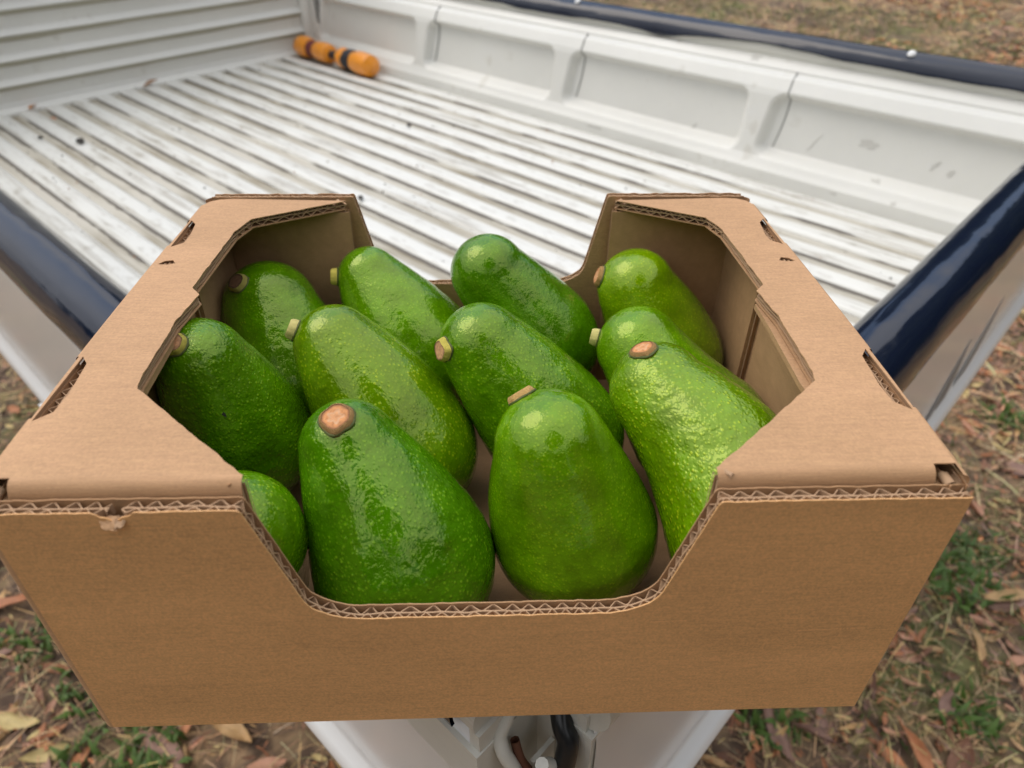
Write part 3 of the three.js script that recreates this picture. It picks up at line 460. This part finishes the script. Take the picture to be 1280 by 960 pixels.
// the corrugated core seen along a cut edge. Path in the panel's plane, inward to its left; w runs through the thickness from 0 to -t
function fluteEdge(path, t, seed, o = {}) {
  const { pitch = [0.0068, 0.0080], lines = false, depth = 0.006, inset = 0.0004, side = 1, skip = null } = o, pts = resample(path, 0.0007), N = pts.length, S = [0];
  for (let i = 1; i < N; i++) S.push(S[i - 1] + Math.hypot(pts[i][0] - pts[i - 1][0], pts[i][1] - pts[i - 1][1]));
  const nrm = pts.map((p, i) => { const a = pts[Math.max(i - 2, 0)], b = pts[Math.min(i + 2, N - 1)], l = Math.hypot(b[0] - a[0], b[1] - a[1]) || 1; return [-(b[1] - a[1]) / l * side, (b[0] - a[0]) / l * side]; });
  const P = [], I = [], U = [];
  const tri = (x) => { x = x - Math.floor(x); const v = x < 0.5 ? 4 * x - 1 : 3 - 4 * x; return clamp(v * 1.25, -1, 1); };
  const mid = -t * 0.45, layers = [];
  const wob = (s, k) => 0.0015 * (fbm3(s * 90, seed, k, 2) - 0.5);
  layers.push({ w: (s) => mid + wob(s, 1), th: 0.00034 });
  if (lines) { layers.push({ w: (s) => -t * 0.2 + wob(s, 2), th: 0.00028 }, { w: (s) => -t * 0.72 + wob(s, 3), th: 0.00028 }); }
  else {
    const lo = -0.0006, a1 = (lo + mid) / 2, b1 = (lo - mid) / 2, hi = -t + 0.0006, a2 = (hi + mid) / 2, b2 = (mid - hi) / 2;
    layers.push({ w: (s) => a1 + b1 * (0.62 + 0.7 * fbm3(s * 55, seed, 6, 2)) * tri(s / pitch[0] + 1.3 * fbm3(s * 30, seed, 5, 2)), th: 0.0003 }, { w: (s) => a2 + b2 * (0.62 + 0.7 * fbm3(s * 55, seed, 8, 2)) * tri(s / pitch[1] + 0.4 + 1.3 * fbm3(s * 30, seed, 7, 2)), th: 0.0003 });
  }
  layers.forEach((L, li) => {
    const base = P.length / 3;
    for (let i = 0; i < N; i++) {
      const s = S[i], p = pts[i], n = nrm[i], e0 = inset + 0.0007 * fbm3(s * 120, seed + li, 9, 2), w = L.w(s);
      for (const [e, dw] of [[depth, 1], [e0, 1], [e0, -1], [depth, -1]]) { P.push(p[0] + n[0] * e, p[1] + n[1] * e, w + dw * L.th); U.push(s * 4, e * 4); }
    }
    for (let i = 0; i < N - 1; i++) { if (skip && skip(pts[i])) continue; for (let k = 0; k < 3; k++) { const a = base + i * 4 + k, b = a + 4; I.push(a, b, a + 1, b, b + 1, a + 1); } }
  });
  const g = new THREE.BufferGeometry(); g.setAttribute('position', new THREE.Float32BufferAttribute(P, 3)); g.setAttribute('uv', new THREE.Float32BufferAttribute(U, 2)); g.setIndex(I);
  const f = g.toNonIndexed(); f.computeVertexNormals(); return f;
}
const LINER = 0.0006;
// ragged outline: tiny tears along a cut
const ragged = (pts, amp, seed) => resample(pts, 0.0016).map(([x, y]) => [x, y + amp * (fbm3(x * 260, y * 260, seed, 3) - 0.5)]);
function notched(y1, wTop, wBot, yN, xMax) { const xR = Math.abs(xMax - 0.1845) < 1e-6 && y1 < 0.155 ? 0.1890 : xMax; return fillet([[-xMax, y1], [-wTop, y1], [-wBot - 0.0045, yN + 0.008], [-wBot + 0.010, yN], [wBot - 0.010, yN], [wBot + 0.0045, yN + 0.008], [wTop, y1], [xR, y1]], [0, 0.0020, 0.0072, 0.0078, 0.0078, 0.0072, 0.0020, 0]); }
function wall(name, parent, y1, wTop, wBot, yN, xMax, matOut, tear) {
  const top = notched(y1, wTop, wBot, yN, xMax), close = (p) => [...p, [p[p.length - 1][0], 0], [-xMax, 0]];
  let outTop = ragged(top, 0.0011, 3);
  if (tear) outTop = outTop.map(([x, y]) => { const d = (x + 0.137) / 0.0075; return Math.abs(d) < 1 && y > 0.14 ? [x, y - 0.0040 * (1 - Math.abs(d)) - 0.0012 * h3(Math.round(x * 9000), 5, 5)] : [x, y]; });
  const m = mesh(name, slabOf(close(outTop), [], LINER).translate(0, 0, -LINER), matOut, parent);
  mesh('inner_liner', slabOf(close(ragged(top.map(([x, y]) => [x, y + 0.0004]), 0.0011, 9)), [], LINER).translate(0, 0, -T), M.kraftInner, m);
  mesh('corrugated_edge', fluteEdge(top, T, y1 * 100, { side: -1, skip: tear ? (p) => Math.abs(p[0] + 0.137) < 0.0024 : null }), M.flute, m);
  return m;
}
const front = wall('front_wall', crate, 0.1520, 0.0906, 0.0700, 0.0838, 0.1845, M.kraftFront, true); front.position.set(0, 0, BD);
{ // torn flap of paper at the nick in the rim
  const curl = (x0, w, h, k, lean) => grid(10, 8, (u, v) => { const t = u - 0.5, a = v * 2.2; return [x0 + t * w * (1 - 0.35 * v * (0.5 + u)) + lean * v, 0.1490 - h * Math.sin(a * 0.62) + 0.0010 * t * lean * 400 * v * 0.4 + 0.0012 * (fbm3(u * 5 + k, v * 4, k, 2) - 0.5), -0.0012 + 0.0034 * Math.sin(a * 0.8) + 0.0016 * (fbm3(u * 6, v * 5 + k, 2, 2) - 0.5)]; }, (u, v) => [u * 0.01, v * 0.01]);
  mesh('torn_paper', curl(-0.1392, 0.0075, 0.0038, 1, 0.0016), M.kraft, front);
  mesh('torn_paper', curl(-0.1345, 0.0040, 0.0026, 2.2, -0.0006), M.flute, front);
}
const back = wall('back_wall', crate, 0.1585, 0.0885, 0.0700, 0.0905, 0.1845, M.kraft, false); back.rotation.y = Math.PI; back.position.set(0, 0, -BD);
for (const sx of [-1, 1]) { // crushed bottom corners where the plies have opened
  const frag = (k) => grid(6, 5, (u, v) => [sx * (0.1868 + 0.0034 * u + 0.0010 * fbm3(u * 5, v * 5, k, 2)), 0.0005 + 0.013 * v * (1 - 0.4 * u) + 0.002 * fbm3(u * 6, k, v * 3, 2), BD - 0.0030 - 0.0022 * k + 0.0016 * (fbm3(u * 7 + k, v * 7, 3, 2) - 0.3)]);
  for (const k of [0, 1]) mesh('torn_corner', frag(k), M.flute, crate);
}
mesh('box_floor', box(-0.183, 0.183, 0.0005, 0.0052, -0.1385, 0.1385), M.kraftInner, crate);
const corner = (r, h, q) => grid(8, 1, (u, v) => { const a = u * Math.PI / 2; return [q[0] * (BW - r + r * Math.sin(a)), v * h, q[1] * (BD - r + r * Math.cos(a))]; }, (u, v) => [u * r * 1.6, v * h]);
for (const [h, q] of [[0.1475, [-1, 1]], [0.1475, [1, 1]], [0.156, [-1, -1]], [0.156, [1, -1]]]) mesh('corner_fold', corner(q[0] > 0 && q[1] > 0 ? 0.0012 : 0.0056, h, q), M.kraft, crate);
const slots = [[0.052, 0.0975], [-0.103, -0.066]];     // cuts along the fold of the flap (z from, z to)
for (const s of [-1, 1]) {
  const zr = 0.1405, yr = BH - 0.0052;
  const side = mesh('side_wall', merge([box(s * BW - (s > 0 ? LINER : 0), s * BW + (s > 0 ? 0 : LINER), 0, yr, -zr, zr), box(s * (BW - T) - (s > 0 ? 0 : LINER), s * (BW - T) + (s > 0 ? LINER : 0), 0, yr, -zr, zr)]), M.kraft, crate);
  // inner lining in two leaves with a gap between them
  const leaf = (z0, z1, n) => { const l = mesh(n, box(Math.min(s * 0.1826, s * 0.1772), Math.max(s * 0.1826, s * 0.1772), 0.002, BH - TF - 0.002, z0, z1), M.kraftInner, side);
    for (const z of [z0 - 0.0006, z1 + 0.0006]) mesh('leaf_edge', box(s * 0.18 - 0.0003, s * 0.18 + 0.0003, 0.002, BH - TF - 0.002, z - 0.0006, z + 0.0006), M.flute, side); return l; };
  leaf(-0.1385, -0.0625, 'inner_leaf'); leaf(-0.0470, 0.1385, 'inner_leaf');
  // top flap: plan in (x, -z), facing up
  const xo = BW - 0.0046, bowed = (z) => 0.0012 + 0.0022 * (1 - Math.pow(z / 0.135, 2));
  const inner = [[0.0918, 0.1330], [0.1520, 0.0775], [0.1535, 0.070], [0.1545, 0.020], [0.1515, -0.006], [0.1575, -0.0135], [0.1545, -0.086], [0.1490, -0.1045], [0.0925, -0.1345]];
  const wav = resample(inner, 0.002).map(([x, z], i, a) => (i && i < a.length - 1 ? [x + 0.0013 * (fbm3(x * 200, s + 3, z * 200, 3) - 0.5), z + 0.0008 * (fbm3(x * 180, s + 8, z * 180, 3) - 0.5)] : [x, z]));
  const outer = []; for (let i = 0; i <= 24; i++) { const z = mixn(-0.128, 0.1330, i / 24); outer.push([xo + bowed(z), z]); }
  const plan = [...wav, [0.170, -0.1385], [0.179, -0.1370], [0.1845, -0.1335], ...outer].map(([x, z]) => [s * x, -z]);
  const slotXZ = slots.map(([a, b]) => [[xo - 0.0030, a + 0.006], [xo + 0.0013, a], [xo + 0.0012, b + 0.002], [xo - 0.0048, b - 0.004], [xo - 0.0054, (a + b) / 2 + 0.006]]);
  slotXZ.push([[0.1765, -0.0425], [0.1790, -0.0465], [0.1835, -0.0455], [0.1860, -0.0415], [0.1800, -0.0408]]);
  const holes = slotXZ.map((h) => h.map(([x, z]) => [s * x, -z]));
  const lay = (g, y) => { g.rotateX(-Math.PI / 2); g.translate(0, y, 0); return g; };
  const flap = mesh('top_flap', lay(slabOf(plan, holes, LINER), BH - LINER), M.kraft, crate);
  flap.userData.label = s < 0 ? 'left folded top flap' : 'right folded top flap';
  const under = resample(inner, 0.004).map(([x, z]) => [s * x, -z]);
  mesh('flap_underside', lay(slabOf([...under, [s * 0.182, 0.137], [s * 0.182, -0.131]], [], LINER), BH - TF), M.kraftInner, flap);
  // cut edges: waves on the slanted ones, flattened plies along the side
  const seg = (a, b) => inner.slice(a, b + 1).map(([x, z]) => [s * x, -z]);
  const sd = s > 0 ? -1 : 1;
  mesh('corrugated_edge', merge([fluteEdge(seg(0, 1), TF, 31 + s, { side: sd }), fluteEdge(seg(1, 6), TF, 41 + s, { side: sd, lines: true }), fluteEdge(seg(6, 8), TF, 51 + s, { side: sd })].map((g) => lay(g, BH))), M.flute, flap);
  // second ply of the rim folded below the flap
  const ply = [[0.150, 0.0775], [0.1495, 0.070], [0.1512, 0.020], [0.1512, -0.0035], [0.178, -0.0035], [0.178, 0.0775]].map(([x, z]) => [s * (x < 0.17 && s < 0 ? x + 0.0042 : x), -z]);
  mesh('rim_ply', lay(slabOf(ply, [], 0.0030), BH - TF - 0.0036), M.kraftInner, flap);
  // fold over the outer edge, broken where the slots are cut
  const fold = (z0, z1) => grid(Math.max(2, Math.round((z1 - z0) / 0.006)), 8, (u, v) => { const z = mixn(z0, z1, u), a = v * Math.PI / 2, r = 0.0050, b = bowed(z); return [s * (xo + b + (r - 0.0006) * Math.sin(a) - b * v * 0.75), BH - r + r * Math.cos(a), z]; }, (u, v) => [mixn(z0, z1, u), v * 0.008]);
  for (const [a, b] of [[-0.128, slots[1][0]], [slots[1][1], slots[0][0]], [slots[0][1], 0.1398]]) mesh('outer_fold', fold(a, b), M.kraft, flap);
  // the corrugated rim of the side wall shows in the slots
  const rim = slots.map(([a, b]) => { const g = fluteEdge([[-b - 0.004, yr], [-a + 0.004, yr]], T, a * 900 + s, { side: -1, depth: 0.012, pitch: [0.0055, 0.0066] }); g.rotateY(s > 0 ? Math.PI / 2 : Math.PI / 2); g.translate(s > 0 ? BW : -BW + T, 0, 0); return g; });
  const slit = fluteEdge([[-0.188, 0], [-0.175, 0]], 0.006, 5, { pitch: [0.003, 0.003], depth: 0.004 }); slit.rotateX(-Math.PI / 2); slit.translate(s > 0 ? 0.3635 : 0, BH - 0.0022, -0.0468);
  mesh('slot_rim', merge([...rim, ...slots.map(([a, b]) => box(s * BW - 0.0003, s * BW + 0.0003, yr - 0.001, yr + 0.0016, a, b))]), M.flute, flap);
  mesh('slit_core', lay(fluteEdge([[s * 0.1755, 0.0418], [s * 0.1865, 0.0412]], 0.004, 15, { pitch: [0.0026, 0.0030], side: s > 0 ? 1 : -1, depth: 0.006, inset: 0.001 }), BH - 0.0008), M.flute, flap);
  // front of the flap rolls down behind the front wall
  const prof = []; for (let i = 0; i <= 10; i++) { const a = i / 10 * Math.PI / 2; prof.push([0.1330 + 0.0052 * Math.sin(a), BH - 0.0072 + 0.0072 * Math.cos(a)]); } prof.push([0.1384, 0.135], [0.1386, 0.03]);
  const roll = (x0, x1) => grid(12, prof.length - 1, (u, v) => { const p = prof[Math.round(v * (prof.length - 1))], x = mixn(x0, x1, u); return [s * x, p[1] + 0.0008 * (fbm3(x * 60, p[0] * 60, s, 2) - 0.5) * (v > 0 ? 1 : 0), p[0]]; }, (u, v) => [mixn(x0, x1, u), v * 0.05]);
  const tab = mesh('front_tab', roll(0.0912, 0.1778), M.kraft, crate);
  const inn = grid(4, prof.length - 1, (u, v) => { const p = prof[Math.round(v * (prof.length - 1))]; return [s * mixn(0.0918, 0.1778, u), p[1] - (v < 0.6 ? TF * 0.8 : 0) * (1 - v / 0.9), p[0] - TF * Math.min(1, v * 1.3)]; });
  mesh('tab_inner', inn, M.kraftInner, tab);
  { // upright cut edge of the tab, its plies running down
    const P = prof.map(([z, y]) => [z, y]); const g = fluteEdge(P, TF, 61 + s, { lines: true, side: -1, depth: 0.0001, inset: 0 });
    const strips = [0.0002, 0.0030, 0.0056].map((d) => grid(prof.length - 1, 1, (u, v) => { const p = prof[Math.round(u * (prof.length - 1))], t = d + (v ? 0.0006 : 0); const f = Math.min(1, u * 1.8); return [s * 0.0909, p[1] - t * (1 - f), p[0] - t * f]; }));
    mesh('corrugated_edge', merge([...strips, grid(prof.length - 1, 1, (u, v) => { const p = prof[Math.round(u * (prof.length - 1))], f = Math.min(1, u * 1.8), t = v * 0.006; return [s * 0.0930, p[1] - t * (1 - f), p[0] - t * f]; })]), M.flute, tab);
  }
  // open curl where flap, side and tab meet
  mesh('corner_curl', merge([grid(14, 1, (u, v) => { const a = mixn(0.5, 5.6, u), r = 0.0030 + 0.0004 * Math.sin(u * 17); return [s * (0.1850 + r * Math.sin(a)), BH - 0.0062 + r * Math.cos(a), mixn(0.1330, 0.1394, v)]; }), grid(10, 1, (u, v) => { const a = mixn(-2.6, 1.2, u), r = 0.0014; return [s * (0.1846 + r * Math.sin(a)), BH - 0.0060 + r * Math.cos(a), mixn(0.1330, 0.1388, v)]; }), grid(6, 1, (u, v) => [s * mixn(0.1795, 0.1880, u), BH - 0.0115 + 0.0008 * Math.sin(u * 14), mixn(0.1330, 0.1392, v)])]), M.flute, tab);
  // tab on the inside of the back wall
  const bt = mesh('back_tab', merge([box(Math.min(s * 0.0912, s * 0.182), Math.max(s * 0.0912, s * 0.182), 0.002, 0.1505, -0.1328, -0.1322), box(Math.min(s * 0.0916, s * 0.182), Math.max(s * 0.0916, s * 0.182), 0.002, 0.150, -0.1386, -0.1381)]), M.kraftInner, crate);
  mesh('corrugated_edge', merge([box(s * 0.0925 - 0.0012, s * 0.0925 + 0.0012, 0.002, 0.150, -0.1356, -0.1352), box(s * 0.0945 - 0.0002, s * 0.0945 + 0.0002, 0.002, 0.150, -0.138, -0.133)]), M.flute, bt);
}

/* ---------------------------------------------------------------- the avocados */
// each: neck centre, body centre, neck radius, body radius, bend, waist (mm, in the box), stem direction
const AV = [
  ['plump avocado at the front left with a pale star-cut brown stem end, darkest speckling', [-66.6, 111.5, 66.4, -41.3, 54.6, 92.4, 24.4, 46.8, 1.3, 1.2, 1.7, -0.8], [-0.099, 0.963, 0.25], [0.62, 0.84, 1.0], 'brown', 9.4, 2.0],
  ['smooth bright avocado at the front centre, its stem stub turned away over the top', [33.7, 112.6, 68.1, 48.1, 59.2, 75.4, 28.4, 44.3, -1.2, -0.6, -2.7, -0.3], [-0.503, 0.67, -0.545], [1.05, 1.06, 0.9], 'warm', 8.4, 3.0],
  ['long bright avocado leaning on the right front flap with a flat orange stem end', [95.3, 116.2, 28.2, 134.2, 78.9, 92.1, 26.3, 45.4, 4.0, 2.4, -0.9, -1.9], [-0.397, 0.906, -0.145], [1.28, 1.12, 0.85], 'brown', 8.2, 1.8],
  ['avocado mostly hidden behind the long one at the right, with a cream stem knob', [101.0, 93.7, -46.0, 137.9, 55.3, -6.4, 27.4, 43.0, -0.9, -1.1, -0.2, -2.4], [-0.954, 0.136, -0.268], [1.1, 1.1, 0.9], 'pale', 6.2, 4.8],
  ['yellowish green avocado standing against the back right corner of the box', [108.2, 105.4, -105.6, 135.1, 48.9, -97.5, 27.2, 42.7, 2.2, 0.8, -0.5, -1.4], [-0.952, 0.3, -0.06], [1.52, 1.22, 0.8], 'brown', 8.0, 2.8],
  ['avocado in the middle of the box with a yellow-sided stem stub at its left', [-0.3, 110.3, -25.4, 46.6, 49.1, -11.7, 26.4, 43.2, 1.4, 1.4, 2.0, -0.1], [-0.828, 0.231, 0.512], [0.86, 0.96, 0.9], 'yellow', 7.6, 3.8],
  ['yellow-green avocado left of the middle with a cream stem knob sticking out', [-88.9, 109.7, -28.1, -48.5, 49.9, 1.0, 25.0, 44.8, 1.2, 0.7, 0.2, 1.1], [-0.89, 0.455, -0.002], [1.12, 0.98, 0.8], 'pale', 7.0, 4.6],
  ['dark avocado under the left flap with a black scar on its bumpy skin', [-151.6, 125.8, 12.8, -144.4, 61.5, 2.4, 24.9, 40.9, 1.6, -0.1, 1.1, -0.5], [-0.184, 0.845, 0.502], [0.80, 0.93, 0.8], 'yellow', 7.0, 2.6],
  ['shaded avocado in the back left corner with a dark brown stem end', [-148.0, 94.4, -100.5, -134.9, 50.7, -73.8, 32.1, 45.2, 1.4, 0.3, -0.3, 0.0], [-0.395, 0.818, 0.419], [0.80, 0.92, 0.8], 'dark', 8.0, 2.8],
  ['avocado against the back wall beside the left tab, small yellow stem at its left', [-79.9, 108.0, -116.7, -46.5, 57.3, -93.7, 22.3, 45.2, 0.5, 0.8, 1.1, -1.0], [-0.978, 0.135, 0.161], [0.92, 1.0, 0.85], 'yellow', 6.4, 4.5],
  ['dark green avocado standing highest at the back, in the notch, no stem in sight', [4.3, 119.6, -102.2, 41.5, 65.5, -97.0, 26.2, 42.7, 2.0, 1.3, 0.3, -2.5], null, [0.62, 0.80, 1.0], 'brown', 7, 4],
  ['avocado tucked beneath the front left flap, only one side of it showing', [-114.7, 93.4, 106.9, -135.6, 50.2, 92.7, 30.6, 44.7, -2.5, 2.0, -2.2, -0.2], null, [0.9, 1.0, 0.85], 'brown', 7, 4],
];
const TS = 40;
function profileOf(p) { // surface of the row of balls along the axis, s from -(body end) to +(neck end)
  const mm = 0.001, P0 = new THREE.Vector3(p[0], p[1], p[2]).multiplyScalar(mm), P1 = new THREE.Vector3(p[3], p[4], p[5]).multiplyScalar(mm), bend = new THREE.Vector3(p[8], p[9], p[10]).multiplyScalar(mm);
  const D = P0.distanceTo(P1), balls = [];
  for (let i = 0; i <= TS; i++) { const t = i / TS, bl = 0.55 * t + 0.45 * Math.sin(Math.PI / 2 * t), par = 4 * t * (1 - t); balls.push([D * (1 - t), (p[6] + (p[7] - p[6]) * bl + p[11] * par) * mm]); } // height above the body centre
  return { P0, P1, bend, D, balls, lo: -balls[TS][1], hi: D + balls[0][1], r: (s) => { let m = 0; for (const [h, r] of balls) { const d = s - h; if (d * d < r * r) m = Math.max(m, r * r - d * d); } return Math.sqrt(m); } };
}
// skin: pale lenticels on green, worked out on a model fruit so that they keep their size near the ends
const fr = profileOf(AV[0][1]);
const along = (v) => mixn(fr.lo, fr.hi, (1 - Math.cos(v * Math.PI)) / 2);
function worley(x, y, z, seed) { const X = Math.floor(x), Y2 = Math.floor(y), Z = Math.floor(z); let m = 9, id = 0;
  for (let a = -1; a <= 1; a++) for (let b = -1; b <= 1; b++) for (let c = -1; c <= 1; c++) { const i = X + a, j = Y2 + b, k = Z + c, h = h3(i + seed, j, k), dx = i + h - x, dy = j + h3(i, j + seed + 7, k) - y, dz = k + h3(i, j, k + seed + 13) - z, d = dx * dx + dy * dy + dz * dz; if (d < m) { m = d; id = h; } } return [Math.sqrt(m), id]; }
function skin(seed, dens, contrast) {
  const W = 1024, H = 640, hgt = new Float32Array(W * H), cols = new Float32Array(W * H * 3);
  for (let j = 0; j < H; j++) { const s = along((j + 0.5) / H), r = fr.r(s);
    for (let i = 0; i < W; i++) { const a = (i + 0.5) / W * 6.28319, x = Math.cos(a) * r, z = Math.sin(a) * r;
      const [d, id] = worley(x * dens, s * dens, z * dens, seed), n = fbm3(x * 60 + seed, s * 60, z * 60, 4), f = fbm3(x * 420, s * 420 + seed, z * 420, 2);
      const dot = step(0.34 + 0.16 * id, 0.12 + 0.12 * id, d) * (0.35 + 0.65 * id) * contrast * (0.35 + 1.1 * step(0.30, 0.65, n));
      const k = (0.50 + 0.98 * n) * (0.84 + 0.32 * f), o = (j * W + i);
      cols[o * 3] = mixn(0.094 * k, 0.235, dot); cols[o * 3 + 1] = mixn(0.222 * k, 0.385, dot); cols[o * 3 + 2] = mixn(0.0012 * k, 0.008, dot);
      hgt[o] = 0.45 + 0.34 * (fbm3(x * 430 + seed, s * 430, z * 430, 3) - 0.5) * 2 + 0.20 * dot - 0.18 * step(0.1, 0.5, d) * (1 - id) + 0.12 * (f - 0.5);
    } }
  return { map: tex(W, H, (u, v) => { const o = (Math.floor(v * H) * W + Math.floor(u * W)) * 3; return [cols[o], cols[o + 1], cols[o + 2]]; }), bump: tex(W, H, (u, v) => hgt[Math.floor(v * H) * W + Math.floor(u * W)], false) };
}
const skins = [skin(3, 500, 1.0), skin(29, 640, 0.62)];
const stemMats = {};
{
  const face = (c, star) => tex(128, 128, (u, v) => { const x = u - 0.5, y = v - 0.5, r = Math.hypot(x, y) * 2, a = Math.atan2(y, x), n = pf(u, v, 9, 9, 4, 501), st = star && r < 0.55 + 0.12 * Math.cos(5 * a) ? (r > 0.33 + 0.10 * Math.cos(5 * a) ? 0.95 : 0.35) : 0, k = (0.55 + 0.8 * n) * (1 - 0.65 * step(0.72, 1, r)); return [mixn(c[0] * k, 0.62, st * n), mixn(c[1] * k, 0.40, st * n), mixn(c[2] * k, 0.24, st * n)]; });
  const mk = (side, f, star) => [std(lin(...side), { roughness: 0.75, bumpMap: kraftBump, bumpScale: 0.0006 }), std(0xffffff, { map: face(f, star), roughness: 0.8 })];
  stemMats.brown = mk([0.52, 0.30, 0.10], [0.62, 0.27, 0.10], true); stemMats.pale = mk([0.88, 0.76, 0.27], [0.60, 0.36, 0.16], false);
  stemMats.warm = mk([0.86, 0.52, 0.18], [0.70, 0.36, 0.14], false); stemMats.yellow = mk([0.82, 0.68, 0.12], [0.60, 0.32, 0.16], false); stemMats.dark = mk([0.50, 0.42, 0.10], [0.16, 0.08, 0.04], false);
}
AV.forEach(([label, p, sd, tint, stem, sr, sh], idx) => {
  const A = profileOf(p), g = new THREE.Group(); g.name = numbered('avocado'); scene.add(g);
  tag(g, label, 'avocado', 'green avocados in the cardboard box');
  const axis = A.P0.clone().sub(A.P1).normalize(), q = new THREE.Quaternion().setFromUnitVectors(new THREE.Vector3(0, 1, 0), axis), qi = q.clone().invert();
  const wp = crate.localToWorld(A.P1.clone()); g.position.copy(wp); g.quaternion.copy(crate.quaternion).multiply(q);
  const bend = A.bend.clone().applyQuaternion(qi), bump = [1.0, 0.6, 1.6, 0.8, 0.7, 1.0, 0.8, 1.7, 1.0, 0.8, 0.7, 1.1][idx];
  const surf = (u, v) => { const s = mixn(A.lo, A.hi, (1 - Math.cos(v * Math.PI)) / 2), r = A.r(s), a = u * 6.28318530718, t = clamp(1 - s / A.D), par = 4 * t * (1 - t), x = Math.cos(a) * r, z = Math.sin(a) * r;
    const k = 1 + bump * (0.030 * (fbm3(x * 55 + idx * 9, s * 55, z * 55, 3) - 0.5) + 0.013 * (fbm3(x * 190 + idx, s * 190, z * 190, 2) - 0.5)) ;
    return [x * k + bend.x * par, s, z * k + bend.z * par]; };
  const body = grid(180, 130, surf, null, true);
  { // poles: one shared normal
    const n = body.attributes.normal, w = 131; for (let i = 0; i <= 180; i++) { n.setXYZ(i * w, 0, -1, 0); n.setXYZ(i * w + 130, 0, 1, 0); }
    // the grid turns the other way round from the outside
    const ix = body.index.array; const pz = body.attributes.position; const k = 60; const nx = n.getX(k), px2 = pz.getX(k); if (nx * px2 + n.getZ(k) * pz.getZ(k) < 0) { for (let i = 0; i < n.count; i++) if (i % w !== 0 && i % w !== 130) n.setXYZ(i, -n.getX(i), -n.getY(i), -n.getZ(i)); for (let i = 0; i < ix.length; i += 3) { const t = ix[i]; ix[i] = ix[i + 1]; ix[i + 1] = t; } }
  }
  const sk = skins[[0, 1, 0, 1, 1, 0, 0, 0, 1, 1, 1, 0][idx]];
  mesh('skin', body, phys(lin(...tint), { map: sk.map, bumpMap: sk.bump, bumpScale: 0.00050 * bump, roughness: 0.09, specularColor: lin(0.92, 1.0, 0.30), clearcoat: 0.20, clearcoatRoughness: 0.05, ior: 1.72 }), g);
  if (sd) { // stem stub with its cut face
    const dir = new THREE.Vector3(...sd).applyQuaternion(qi), rn = p[6] * 0.001, base = new THREE.Vector3(0, A.D, 0).addScaledVector(dir, rn - 0.0036);
    const R1 = sr * 0.00086, L = sh * 0.001 + 0.0036, lathe = new THREE.LatheGeometry([[R1 * 1.0, 0], [R1 * 1.08, L * 0.35], [R1 * 1.06, L * 0.6], [R1 * 0.98, L * 0.85], [R1 * 0.84, L]].map((v) => new THREE.Vector2(...v)), 44);
    const wob = (geo) => { const P = geo.attributes.position; for (let i = 0; i < P.count; i++) { const a = Math.atan2(P.getZ(i), P.getX(i)), k = 1 + 0.26 * (n3(Math.cos(a) * 1.6 + idx * 5, Math.sin(a) * 1.6, 2) - 0.5) + 0.08 * (n3(Math.cos(a) * 4 + idx * 5, Math.sin(a) * 4, P.getY(i) * 300) - 0.5); P.setXYZ(i, P.getX(i) * k, P.getY(i), P.getZ(i) * k); } geo.computeVertexNormals(); return geo; };
    mesh('stem_shade_ring', wob(new THREE.TorusGeometry(R1 * 1.03, 0.0008, 8, 30).rotateX(Math.PI / 2)), M.shadeRing, g).position.copy(base).addScaledVector(dir, 0.0030); g.children[g.children.length - 1].quaternion.setFromUnitVectors(new THREE.Vector3(0, 1, 0), dir);  // dark ring painting the shade around the stem
    const st = mesh('stem', wob(lathe), stemMats[stem][0], g); st.position.copy(base); st.quaternion.setFromUnitVectors(new THREE.Vector3(0, 1, 0), dir);
    const cap = grid(28, 5, (u, v) => { const a = u * 6.28318530718, r = R1 * 0.85 * v; return [Math.cos(a) * r, L - 0.0002 + 0.0007 * (fbm3(Math.cos(a) * v * 3 + idx, Math.sin(a) * v * 3, 1, 3) - 0.5) * (v < 0.95 ? 1 : 0) , Math.sin(a) * r]; }, (u, v) => [0.5 + 0.5 * v * Math.cos(u * 6.2832), 0.5 + 0.5 * v * Math.sin(u * 6.2832)]);
    mesh('cut_face', wob(cap), stemMats[stem][1], st);
  }
  if (idx === 7) { // scar
    const d = new THREE.Vector3(0.30, 0.52, 0.80).normalize().applyQuaternion(qi); // placed on the upper side that faces the front
    const sc = grid(12, 4, (u, v) => { const a = u * 6.2832, k = v * (0.6 + 0.8 * n3(Math.cos(a) * 2 + 3, Math.sin(a) * 2, 1)); return [Math.cos(a) * 0.0028 * k, 0.0006 * (1 - v * v), Math.sin(a) * 0.0075 * k]; });
    const t = 0.42, c = new THREE.Vector3(0, A.D * (1 - t), 0), m = mesh('scar', sc, std(lin(0.015, 0.014, 0.010), { roughness: 0.8 }), g); m.position.copy(c).addScaledVector(d, 0.0335); m.quaternion.setFromUnitVectors(new THREE.Vector3(0, 1, 0), d); m.rotateY(0.5);
  }
});

renderer.render(scene, camera);
